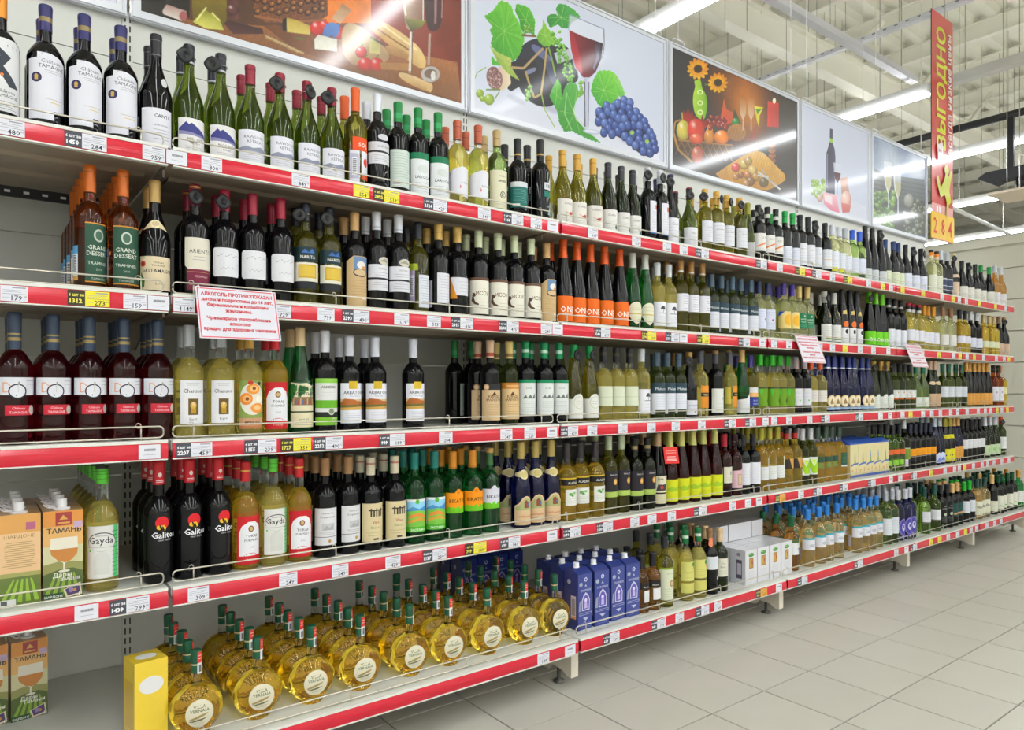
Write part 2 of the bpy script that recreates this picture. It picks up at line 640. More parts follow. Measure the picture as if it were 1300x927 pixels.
def guard_mesh(w):
    """Front guard of bent wire: a long rounded loop with posts and small eyes."""
    mb = MB()
    z0, z1, r = .007, .036, .011
    path = []
    for (cxx, czz, a0) in ((w - .008 - r, z1 - r, 0), (.008 + r, z1 - r, 90), (.008 + r, z0 + r, 180), (w - .008 - r, z0 + r, 270)):
        for q in range(5):
            a = math.radians(a0 + q * 22.5)
            path.append((cxx + r * math.cos(a), 0, czz + r * math.sin(a)))
    mb.tube(path, .0022, 6, closed=True)
    n = max(2, round(w / .31))
    for i in range(n):
        x = .06 + (w - .12) * i / (n - 1)
        mb.tube([(x, .003, .0015), (x, .003, z1 + .001)], .002, 5)
        mb.tube([(x + .006 * math.cos(a) - .006, .003, z1 + .003 + .006 * math.sin(a)) for a in [j * PI / 4 for j in range(8)]], .0016, 5, closed=True)
    return mb.mesh('wire_guard', 'wire', True)


slot_posts = {}
BAYN = ['nearest, cut by the frame edge', 'second, with the big warning sign', 'third, with the orange labelled bottles', 'fourth, above the white boxes', 'fifth, a narrow one', 'last, a narrow one by the end wall']
panel_cuts = [.08, .43, .806, 1.186, 1.566, 2.17, 2.325]
def shelf_mesh(w, lip):
    mb = MB()
    d = BACK - lip
    mb.box(.004, 0, -.024, w - .004, d - .006, 0)
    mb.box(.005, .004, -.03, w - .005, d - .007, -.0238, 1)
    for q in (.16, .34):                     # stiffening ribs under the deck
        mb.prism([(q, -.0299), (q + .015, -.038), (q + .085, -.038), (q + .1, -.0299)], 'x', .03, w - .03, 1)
    return mb.mesh('shelf', ['shelf_top', 'shelf_under_shade'])
for b in range(6):
    x0, x1 = BAYS[b], BAYS[b + 1]
    w = x1 - x0
    bay = tag(link('shelving_bay', None, loc=(x0, 2.0, 0)), 'cream steel shelving bay, ' + BAYN[b], 'shelving', 'shelving bays of the wine run')
    for i in range(len(panel_cuts) - 1):
        link('back_panel', MB().box(.016, BACK - 2.0, panel_cuts[i] + .0015, w - .016, BACK - 2.0 + .015, panel_cuts[i + 1] - .0015).mesh('back_panel', 'back_paint'), bay)
    up = MB()
    for xx in ([0, w] if b == 5 else [0]):
        up.box(xx - .0155, BACK - 2.0 - .004, 0, xx + .0155, BACK - 2.0 + .05, 2.33)
        z = .12
        while z < 2.31:
            for q in (-.007, .007):
                up.box(xx + q - .002, BACK - 2.0 - .0052, z, xx + q + .002, BACK - 2.0 - .0035, z + .02, 1)
            z += .032
    link('upright', up.mesh('upright', ['back_paint', 'dark_slot']), bay)
    for r in range(5):
        lip = LIP[r]
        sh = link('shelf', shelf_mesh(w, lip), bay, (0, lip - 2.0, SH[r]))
        link('price_rail', rail_mesh(w - .012), sh, (.006, 0, 0))
        link('wire_guard', guard_mesh(w - .006), sh, (.003, .016, 0))
        if r < 4:
            br_me = MB().prism([(.1, -.032), (BACK - 2.0 - .004, -.032), (BACK - 2.0 - .004, -.12), (.52, -.12), (.36, -.06), (.1, -.05)], 'x', -.0025, .0025).mesh('bracket', 'bracket_paint')
            link('bracket', br_me, sh, (0.006, 0, 0))
        if r == 0 and b == 0:
            mb = MB().box(.03, .47, -.075, w - .03, .48, -.046)
            q = .05
            while q < w - .05:
                mb.box(q, .4685, -.064, q + .014, .471, -.057, 1)
                q += .045
            link('slotted_strip', mb.mesh('slotted_strip', ['black_pipe', 'cap_white']), sh)
    # base leg: a folded plate and a screw foot
    lm = MB().prism([(-.075, .128), (.58, .128), (.58, .03), (.05, .03), (.03, .055), (-.03, .05), (-.055, .035), (-.075, .035)], 'x', -.004, .004)
    lm.box(-.004, -.079, .035, .03, -.075, .128)
    lm.prism([(-.03 + .007 * math.cos(a), .09 + .007 * math.sin(a)) for a in [i * PI / 4 for i in range(8)]], 'x', .0042, .0046, 1)
    for xx in ([0, w] if b == 5 else [0]):
        leg = link('base_leg', lm.mesh('base_leg', ['bracket_cream', 'dark_slot']), bay, (xx, 0, .0))
        link('foot', MB().lathe([(.022, 0), (.022, .006), (.007, .01), (.007, .05)], 10).mesh('foot', 'foot_steel', True), leg, (0, -.005, 0))

# ================================================================ POSTERS (flat prints, each on a grid coloured per vertex)
class Canvas:
    def __init__(self, x0, x1, z0, z1, step, bg):
        self.w = max(2, int((x1 - x0) / step)); self.h = max(2, int((z1 - z0) / step))
        self.x0, self.x1, self.z0, self.z1 = x0, x1, z0, z1
        self.X, self.Z = np.meshgrid(np.linspace(x0, x1, self.w), np.linspace(z0, z1, self.h))
        self.px = np.ones((self.h, self.w, 3)) * np.array(hx(bg))

    def q(self, x, y):
        return (s_of(x, 2.61), z_of(x, y, 2.61))

    def mask(self, P):
        """Coverage of a closed outline, four samples to a grid point."""
        xs = [p[0] for p in P]; zs = [p[1] for p in P]
        fx = (self.w - 1) / (self.x1 - self.x0); fz = (self.h - 1) / (self.z1 - self.z0)
        i0, i1 = max(0, int((min(xs) - self.x0) * fx) - 1), min(self.w, int((max(xs) - self.x0) * fx) + 3)
        j0, j1 = max(0, int((min(zs) - self.z0) * fz) - 1), min(self.h, int((max(zs) - self.z0) * fz) + 3)
        if i1 <= i0 or j1 <= j0:
            return None
        X, Z = self.X[j0:j1, i0:i1], self.Z[j0:j1, i0:i1]
        cov = np.zeros(X.shape)
        n = len(P)
        for ox, oz in ((-.25, -.1), (.1, -.25), (.25, .1), (-.1, .25)):
            Xs, Zs = X + ox / fx, Z + oz / fz
            m = np.zeros(X.shape, bool)
            for a in range(n):
                (xa, za), (xb, zb) = P[a], P[(a + 1) % n]
                if za != zb:
                    m ^= ((za > Zs) != (zb > Zs)) & (Xs < (xb - xa) * (Zs - za) / (zb - za) + xa)
            cov += m * .25
        return (slice(j0, j1), slice(i0, i1)), cov, X, Z

    def poly(self, pts, c, c2=None, d=(0, 1), a=1.0, tex=0.0, sm=0):
        """pts in photograph pixels; c -> c2 runs along direction d; a = opacity of the ink; sm rounds the outline."""
        for _ in range(sm):
            pts = [q for p0, p1 in zip(pts, pts[1:] + pts[:1]) for q in ((p0[0] * .75 + p1[0] * .25, p0[1] * .75 + p1[1] * .25), (p0[0] * .25 + p1[0] * .75, p0[1] * .25 + p1[1] * .75))]
        P = [self.q(*p) for p in pts]
        r = self.mask(P)
        if r is None:
            return
        sl, m, X, Z = r
        col = np.ones(X.shape + (3,)) * np.array(hx(c))
        if c2:
            xs = np.array(P)
            t = (X * d[0] + Z * d[1])
            pr = xs[:, 0] * d[0] + xs[:, 1] * d[1]
            t = np.clip((t - pr.min()) / max(1e-6, pr.max() - pr.min()), 0, 1)[..., None]
            col = np.array(hx(c)) * (1 - t) + np.array(hx(c2)) * t
        if tex:
            col = col * (1 + tex * (np.sin(X * 310 + np.sin(Z * 170) * 2) * np.sin(Z * 260 + X * 90)))[..., None]
        o = self.px[sl]
        k = (m * a)[..., None]
        o[...] = o * (1 - k) + col * k

    def ell(self, x, y, rx, ry, c, c2=None, rot=0.0, a=1.0, n=28, **k):
        R_ = math.radians(rot)
        self.poly([(x + rx * math.cos(t) * math.cos(R_) - ry * math.sin(t) * math.sin(R_), y + rx * math.cos(t) * math.sin(R_) + ry * math.sin(t) * math.cos(R_))
                   for t in [2 * PI * i / n for i in range(n)]], c, c2, a=a, **k)

    def ball(self, x, y, rx, ry, c, dark=None, lite='fff', la=.5):
        """A round fruit as the printed picture shows it."""
        P = [self.q(x + rx * math.cos(t), y + ry * math.sin(t)) for t in [2 * PI * i / 20 for i in range(20)]]
        r = self.mask(P)
        if r is None:
            return
        sl, m, X, Z = r
        xs = [p[0] for p in P]; zs = [p[1] for p in P]
        u = (X - (min(xs) + max(xs)) / 2) / ((max(xs) - min(xs)) / 2)
        v = (Z - (min(zs) + max(zs)) / 2) / ((max(zs) - min(zs)) / 2)
        t = np.clip((u + .25) ** 2 + (v - .3) ** 2, 0, 2.2)[..., None] / 1.6
        t = np.clip(t, 0, 1) ** 1.2
        col = np.array(hx(c)) * (1 - t) + np.array(hx(dark or c)) * t
        h = (la * np.exp(-((u + .3) ** 2 + (v - .4) ** 2) / .045))[..., None]
        col = col * (1 - h) + np.array(hx(lite)) * h
        k = m[..., None]
        o = self.px[sl]
        o[...] = o * (1 - k) + col * k

    def line(self, pts, w, c, a=1.0):
        for (xa, ya), (xb, yb) in zip(pts, pts[1:]):
            L = math.hypot(xb - xa, yb - ya) or 1
            ox, oy = -(yb - ya) / L * w / 2, (xb - xa) / L * w / 2
            self.poly([(xa + ox, ya + oy), (xb + ox, yb + oy), (xb - ox, yb - oy), (xa - ox, ya - oy)], c, a=a)

    def glow(self, x, y, r, c, a=1.0):
        s, z = self.q(x, y)
        s2, _ = self.q(x + r, y)
        R2 = (s2 - s)
        t = np.exp(-((self.X - s) ** 2 + (self.Z - z) ** 2) / (R2 * R2))[..., None] * a
        self.px = self.px * (1 - t) + np.array(hx(c)) * t

    def noise(self, amp, seed=1):
        """Soft mottling of a photographic print."""
        r = np.random.RandomState(seed)
        n = np.zeros((self.h, self.w))
        for cells, a in ((14, 1.0), (40, .7), (110, .5)):
            gx = np.linspace(0, cells - 1.001, self.w); gy = np.linspace(0, cells * .6 - 1.001, self.h)
            G_ = r.uniform(-1, 1, (int(cells * .6) + 2, cells + 1))
            ix, iy = gx.astype(int), gy.astype(int)
            fx, fy = (gx - ix)[None, :], (gy - iy)[:, None]
            n += a * (G_[iy][:, ix] * (1 - fx) * (1 - fy) + G_[iy][:, ix + 1] * fx * (1 - fy) + G_[iy + 1][:, ix] * (1 - fx) * fy + G_[iy + 1][:, ix + 1] * fx * fy)
        self.px = self.px * np.clip(1 + amp * n, .2, 2)[..., None]

    def grad(self, ca, cb, axis=1):
        t = np.linspace(0, 1, self.w if axis == 1 else self.h)
        t = t[None, :, None] if axis == 1 else t[:, None, None]
        self.px = np.ones_like(self.px) * (np.array(hx(ca)) * (1 - t) + np.array(hx(cb)) * t)

    def mesh(self, name, m):
        W, H = self.w, self.h
        me = bpy.data.meshes.new(name)
        co = np.zeros((H * W, 3)); co[:, 0] = self.X.ravel(); co[:, 2] = self.Z.ravel()
        i = np.arange(H * W).reshape(H, W)
        q = np.stack([i[:-1, :-1], i[:-1, 1:], i[1:, 1:], i[1:, :-1]], -1).reshape(-1, 4)
        me.vertices.add(H * W); me.vertices.foreach_set('co', co.ravel())
        me.loops.add(q.size); me.loops.foreach_set('vertex_index', q.ravel())
        me.polygons.add(len(q)); me.polygons.foreach_set('loop_start', np.arange(0, q.size, 4))
        a = me.color_attributes.new('Col', 'FLOAT_COLOR', 'POINT')
        c = np.ones((H * W, 4)); c[:, :3] = np.clip(self.px.reshape(-1, 3), 0, 1)
        a.data.foreach_set('color', c.ravel())
        me.materials.append(MAT[m])
        me.update(calc_edges=True)
        return me


def crop(ox, oy, sc, pts):
    return [(ox + x / sc, oy + y / sc) for x, y in pts]


def paint_cheese(c):
    k = lambda *p: crop(160, 0, 2.955, p)
    c.grad('4a2a1c', '8e3d22')
    c.poly([(160, -160), (420, -160), (420, 60), (160, 60)], '5a3420', '3a2016')
    c.poly([(395, -160), (470, -160), (470, 30), (395, 30)], 'e8781c', 'f0a030')
    c.poly([(470, -160), (590, -160), (590, 120), (470, 120)], '9a3a24', '74281a', d=(1, 0))
    c.poly(k((30, 40), (260, 80), (520, 100), (800, 150), (1240, 235), (1260, 420), (30, 90)), '7a4a26', 'a8693a', tex=.12)
    c.poly([(165, -100), (240, -100), (240, 22), (225, 28), (165, 12)], '15100e')
    c.poly(k((135, 45), (150, 18), (225, 45), (222, 78), (205, 80), (140, 55)), 'd9cfc8', 'b98f88')
    c.ell(232, 21, 5, 6, 'a85a5c')
    c.poly(k((235, -200), (380, -200), (375, 90), (340, 122), (250, 95)), '5a4a14', 'b0981c')
    c.poly(k((250, 85), (290, 35), (350, 75), (365, 115), (300, 110)), 'd2cc62', '8c8a1c')
    c.line(k((262, 80), (300, 30)), 2, 'e6e28c'); c.line(k((320, 50), (350, 80)), 2, 'e0dc80')
    c.poly(k((378, -60), (415, -60), (420, 75), (385, 75)), '4a2424', '6e3a3a', d=(1, 0))
    c.ball(*k((398, 40))[0], 8, 7, '6e3838', '3a1a1a')
    c.poly(k((365, 90), (380, 78), (510, 110), (515, 130), (400, 130)), '5a3030', '3a1c1e')
    c.poly(k((478, -300), (752, -300), (755, 60), (700, 95), (520, 85), (478, 55)), '7a4424', '4a2614', tex=.35)
    for i in range(30):
        x, y = k((490 + (i % 10) * 27, -22 + 32 * (i // 10) + 8 * math.sin(i * 1.7)))[0]
        c.ell(x, y, 4.6, 4.2, '34180a'); c.ell(x + .6, y - .7, 3.0, 2.6, '8c5228'); c.ell(x + 1.2, y - 1.3, 1.1, .9, 'c08a54')
    c.line(k((480, 62), (600, 84), (750, 78)), 3, '94582e')
    c.poly(k((515, 100), (560, 95), (860, 175), (900, 215), (800, 240), (640, 195)), '6a3818', '8a5428', d=(1, 0), tex=.1)
    c.poly(k((585, 75), (605, 65), (608, 125), (585, 115)), '17100c')
    c.poly(k((600, 68), (640, 78), (692, 100), (688, 132), (602, 122)), 'd9c465', 'b99a3a')
    c.ball(402, 37, 9.5, 9.5, 'd8261c', '8c100c'); c.ball(428, 42, 8.5, 8.5, 'd0241a', '8c100c'); c.ball(411, 33, 7, 6, 'e23420', '9c140e')
    c.poly(k((735, 130), (745, 95), (770, 85), (800, 95), (795, 130), (780, 150), (770, 130), (755, 152)), '2e5aa0', '5a86cc')
    c.poly(k((770, 70), (810, 15), (845, 40), (800, 92)), 'd8b08a', 'a87850')
    c.poly(k((625, 140), (680, 150), (650, 150)), '3a7a24')
    c.poly(k((705, 148), (720, 132), (790, 150), (788, 195), (706, 185)), 'e8e6da', 'cfccc0')
    for i in range(14):
        x, y = k((520 + 9 * i, 135 + 4.2 * i))[0]
        c.line([(x, y), (x + 9, y + 5)], 1.2, 'd2b482'); c.line([(x, y + 3), (x + 10, y + 3)], 1, 'b89660')
    c.poly(k((800, 110), (850, 75), (1000, 200), (960, 250), (820, 250)), 'a8825a', 'c0a070', sm=2)
    for p in ((880, 198, 7.5), (895, 245, 9.5), (937, 246, 9.5)):
        x, y = k(p[:2])[0]
        c.ball(x, y, p[2], p[2], 'd8281c', '8e120e'); c.line([(x - 1, y - p[2]), (x + 3, y - p[2] - 3)], 1.5, '3c6a1e')
    c.poly(k((910, 150), (950, 150), (952, 205), (912, 200)), 'd6cc82', 'b2a450')
    c.poly(k((900, 100), (950, 70), (1090, 165), (1125, 225), (1120, 262), (1080, 250), (960, 150)), 'c08a40', 'e6c886', d=(.6, .8), sm=2)
    c.line(k((940, 110), (1060, 190)), 2, '8c5c22'); c.line(k((960, 95), (1090, 190)), 2, 'f0dca0')
    c.line(k((915, 140), (990, 185)), 3, '5a4634'); c.poly(k((970, 175), (1000, 170), (1060, 205), (1055, 225), (985, 205)), 'a8763e', 'c89a5e')
    c.poly(k((950, 235), (1070, 240), (1070, 268), (955, 262)), 'b07a42')
    c.poly(k((1015, -300), (1135, -300), (1120, 95), (1065, 122), (1040, 95)), 'cfc8a8', '6a4a3a', d=(1, 0), a=.55, sm=2)
    c.poly(k((1040, 70), (1122, 78), (1110, 100), (1068, 120)), '3c381c', '8c8a36')
    c.line(k((1067, 122), (1062, 275)), 3, 'e6dcd0'); c.line(k((1072, 122), (1070, 270)), 1.2, '6a4a34')
    c.poly(k((1105, -300), (1200, -300), (1190, 90), (1150, 130), (1118, 95)), '2a1214', '4a1a1c', d=(1, 0), sm=2)
    c.line(k((1160, -40), (1158, 90)), 3, 'b48c8c', a=.6)
    c.line(k((1137, 128), (1133, 245)), 3, 'b49a8c')
    c.line(k((1040, 10), (1048, 60)), 2.5, 'f0ead8', a=.7); c.line(k((1112, -20), (1112, 80)), 1.4, 'f0ead8', a=.7); c.line(k((1185, -20), (1182, 70)), 1.3, 'd8a0a0', a=.6)
    c.poly(k((955, 262), (1075, 268), (1240, 330), (1245, 420), (1100, 380), (800, 255)), '6a3e1e', '8c5a30', a=.55, tex=.1)
    for q in range(9):
        c.line(k((560 + q * 75, 205 + q * 19), (700 + q * 70, 232 + q * 19)), 1, '54301a', a=.5)
    c.ell(*k((1140, 280))[0], 12, 10, 'b9b2ae'); c.ell(*k((1140, 278))[0], 8, 6, '7a6052'); c.ell(*k((1150, 285))[0], 3, 6, 'e8e4e0')
    c.poly(k((1015, 285), (1030, 268), (1140, 312), (1148, 335), (1135, 350), (1060, 318)), 'b98a4c', 'e2c490', d=(0, 1), sm=2)
    c.ell(*k((1137, 330))[0], 4, 6, 'd2ae78')


def leaf(c, pts, c1, c2, veins=True):
    """A vine leaf: toothed outline, shaded lobes, fine veins."""
    mx, my = sum(p[0] for p in pts) / len(pts), sum(p[1] for p in pts) / len(pts)
    out = []
    for p0, p1 in zip(pts, pts[1:] + pts[:1]):
        L = math.hypot(p1[0] - p0[0], p1[1] - p0[1])
        n = max(2, int(L / 2.2))
        for i in range(n):
            x, y = p0[0] + (p1[0] - p0[0]) * i / n, p0[1] + (p1[1] - p0[1]) * i / n
            k = 1 + (.035 if i % 2 else -.015)
            out.append((mx + (x - mx) * k, my + (y - my) * k))
    c.poly(out, c1, c2, d=(.5, .8), tex=.06)
    if veins:
        for i, p in enumerate(pts):
            q = pts[(i + 1) % len(pts)]
            c.poly([(mx, my), (mx + (p[0] - mx) * .93, my + (p[1] - my) * .93), (mx + (p[0] * .6 + q[0] * .4 - mx) * .8, my + (p[1] * .6 + q[1] * .4 - my) * .8)], '1e6a1c', a=.16)
            if i % 2 == 0:
                c.line([(mx, my), (mx + (p[0] - mx) * .85, my + (p[1] - my) * .85)], .6, 'b4e07a', a=.5)


def paint_grapes(c):
    k = lambda *p: crop(580, 0, 4.414, p)
    c.grad('d2d8ea', 'cdd3e6')
    c.poly(k((60, 560), (300, 480), (1130, 860), (1130, 910), (60, 640)), 'dfe2f0', 'd0d4e6')
    for i, (x, y, rx, ry) in enumerate(((330, 560, 60, 20), (520, 610, 70, 22), (960, 800, 60, 20))):
        X, Y = k((x, y))[0]
        for q in range(4):
            c.ell(X, Y, (rx - q * 10) / 4.4, (ry - q * 4) / 4.4, 'a8aabf', a=.25, rot=25)
    c.ell(*k((470, 410))[0], 33, 44, '14141c', '262838', rot=-14)
    c.poly(k((345, 330), (380, 230), (470, 225), (560, 300), (590, 420), (480, 600), (400, 540)), '17171f', '2a2c3c', sm=3)
    c.poly(k((300, 350), (420, 320), (470, 420), (300, 515), (280, 500)), '1c1a1e')
    c.ell(*k((470, 300))[0], 16, 5, '6a70a0', rot=40, a=.8)
    c.ell(*k((520, 400))[0], 4, 24, '4a4e6c', rot=-20, a=.8)
    c.ell(*k((410, 400))[0], 8, 3, '8c92b8', rot=-25, a=.7)
    c.poly(k((520, 270), (620, 240), (690, 440), (640, 480), (560, 440)), '22222c', sm=2)
    c.poly(k((540, 300), (640, 270), (650, 330), (560, 360)), 'c6cadc', a=.8)
    c.poly(k((230, 372), (290, 390), (300, 470), (262, 508), (215, 505)), 'd2b496', 'e8d8bc', d=(1, 0))
    c.ell(*k((207, 440))[0], 10, 15, '8c6462', rot=-12)
    r = random.Random(3)
    for _ in range(60):
        a, q = r.uniform(0, 6.28), r.uniform(0, 1) ** .5
        x, y = k((207 + 40 * q * math.cos(a), 440 + 58 * q * math.sin(a)))[0]
        c.ell(x, y, 1.1, 1.1, r.choice(['b8908c', '6a4448', 'c8a8a0']), n=8)
    leaf(c, k((150, 95), (200, 62), (240, 5), (270, 12), (300, 30), (315, 80), (340, 120), (362, 180), (375, 225), (350, 300), (320, 345), (285, 335), (250, 330), (215, 290), (185, 250), (198, 205), (180, 175), (195, 150)), '3f9c26', '72c83c')
    leaf(c, k((330, 25), (365, 30), (400, 45), (420, 80), (435, 120), (432, 160), (430, 200), (400, 185), (370, 190), (352, 150), (345, 110), (322, 65)), '2f8a22', '5cb838')
    for _ in range(16):
        x, y = k((r.uniform(375, 425), r.uniform(120, 190)))[0]
        c.ball(x, y, 2, 2, '7ab040', '4a7a20')
    c.line(k((360, 200), (440, 205)), 3, '7a5a3c')
    leaf(c, k((190, 310), (215, 345), (250, 350), (240, 370), (192, 365)), '4aa830', '5cb838', False)
    c.line(k((300, 380), (370, 385), (480, 272)), 3, 'b09468'); c.line(k((500, 270), (488, 380), (468, 530), (430, 550), (405, 480), (380, 400)), 2.4, 'b49a5a')
    c.line(k((510, 265), (530, 340), (550, 430)), 2, '7ca03c')
    c.line(k((75, 550), (82, 480), (110, 410), (160, 378)), 1.3, '86a83a'); c.line(k((470, 530), (490, 620), (545, 715)), 1.3, '9ab83a'); c.line(k((160, 505), (240, 505)), 2, '6a8a34')
    c.line(k((210, 555), (235, 515)), 1.5, '6a8a34')
    for (x, y, q) in ((125, 525, 5), (140, 555, 3.5), (178, 560, 6.5)):
        X, Y = k((x, y))[0]
        c.ball(X, Y, q, q * 1.1, 'a2be40', '6a8428')
    leaf(c, k((175, 250), (215, 290), (265, 315), (300, 330), (300, 380), (350, 455), (290, 420), (225, 350)), '8cae3a', 'c8ce6a')
    leaf(c, k((478, 110), (505, 160), (545, 200), (548, 240), (520, 258), (490, 265), (462, 245), (442, 215), (455, 180), (475, 160)), '6cae30', '8ec63e')
    leaf(c, k((500, 100), (520, 82), (550, 80), (565, 95), (550, 55), (565, 25), (600, 25), (650, 55), (690, 95), (670, 110), (640, 130), (620, 160), (590, 162), (560, 140), (520, 158), (505, 130)), '2c8a34', '4ca84a')
    for _ in range(60):
        t = r.uniform(0, 1)
        x, y = k((545 + 90 * t + r.uniform(-25, 25), 190 + 260 * t + r.uniform(-20, 20)))[0]
        c.ball(x, y, 2.1, 2.1, r.choice(['7cc038', '94d24a', '5ca028']), '3e7a1c')
    for _ in range(14):
        x, y = k((r.uniform(385, 415), r.uniform(480, 570)))[0]
        c.ball(x, y, 2.2, 2.2, '86c23c', '4a8420')
    for _ in range(18):
        x, y = k((r.uniform(675, 705), r.uniform(450, 550)))[0]
        c.ball(x, y, 2, 2, '86c23c', '4a8420')
    leaf(c, k((560, 440), (580, 480), (585, 560), (565, 640), (545, 600), (515, 540), (530, 500)), '3ca02a', '62be3a')
    leaf(c, k((600, 490), (635, 458), (670, 480), (680, 530), (660, 580), (648, 620), (665, 670), (720, 730), (805, 802), (740, 785), (690, 762), (640, 735), (600, 740), (570, 690), (560, 620), (585, 560)), '3a9430', '54ac40')
    c.line(k((612, 520), (600, 640), (640, 730)), 1.2, '8cd070')
    # glass of red wine
    c.poly(k((628, 85), (820, 165), (822, 250), (812, 330), (780, 410), (745, 442), (700, 440), (655, 380), (630, 280), (622, 170)), 'c2c8de', 'dfe4f2', a=.55)
    c.poly(k((625, 170), (700, 205), (815, 245), (806, 330), (775, 405), (740, 436), (705, 436), (662, 380), (636, 280)), '8c1a26', '1a0e18', d=(1, .15))
    c.poly(k((628, 178), (650, 186), (690, 330), (700, 420), (660, 375), (638, 280)), 'd8323a', '9c1c28', a=.75)
    c.poly(k((770, 250), (800, 250), (792, 330), (765, 395), (758, 380), (780, 320)), '8a90b4', '3a3648', a=.7)
    c.line(k((628, 85), (820, 165)), 1.3, '8c94b0'); c.line(k((628, 85), (622, 170)), 1, '9aa2bc'); c.line(k((820, 165), (822, 250), (812, 330)), 1.2, '6a7088')
    c.poly(k((708, 440), (748, 440), (735, 520), (730, 715), (716, 712), (718, 520)), 'aab0ca', 'd8dcec', d=(1, 0))
    c.line(k((712, 460), (714, 712)), 1.4, '4a4458'); c.line(k((736, 460), (732, 715)), 1.2, '6a6880')
    c.ell(*k((752, 740))[0], 11, 3, 'b9bfd6', rot=8); c.ell(*k((752, 738))[0], 8.5, 1.8, 'dfe3f0', rot=8)
    # leaf and grapes
    leaf(c, k((845, 395), (880, 410), (905, 445), (925, 490), (940, 530), (910, 548), (890, 500)), '58b83c', '8cd45c')
    leaf(c, k((750, 485), (765, 440), (790, 400), (840, 395), (872, 405), (885, 460), (905, 540), (880, 570), (862, 622), (820, 610), (790, 590), (768, 550), (748, 520)), '34a02a', '7cd23c')
    r = random.Random(8)
    CL = [(765, 640), (800, 600), (880, 590), (905, 560), (950, 545), (975, 590), (1020, 650), (1075, 715), (1108, 790), (1112, 860), (1075, 885), (1010, 860), (960, 800), (880, 760), (820, 745), (800, 700)]
    c.poly(k(*CL), '161c3c', '222c5c', sm=2)
    def inside(x, y):
        m = False
        for (xa, ya), (xb, yb) in zip(CL, CL[1:] + CL[:1]):
            if (ya > y) != (yb > y) and x < (xb - xa) * (y - ya) / (yb - ya) + xa:
                m = not m
        return m
    B = []
    for i in range(3000):
        x, y = r.uniform(765, 1112), r.uniform(545, 885)
        if inside(x, y) and all(((x - a) ** 2 + (y - b) ** 2) > 31 ** 2 for a, b in B):
            B.append((x, y))
    for x, y in sorted(B, key=lambda q: q[1]):
        X, Y = k((x, y))[0]
        c.ell(X, Y, 5.0, 6.4, '10142e')
        c.ball(X, Y, 4.7, 6.1, r.choice(['4a66b4', '5270bc', '3c58a4', '5e7ac4']), '1c2a5c', lite='b8c8f0', la=.55)
    for (x, y) in ((978, 745), (1062, 795)):
        c.ell(*k((x, y))[0], 2.6, 2.6, '9ac84a')


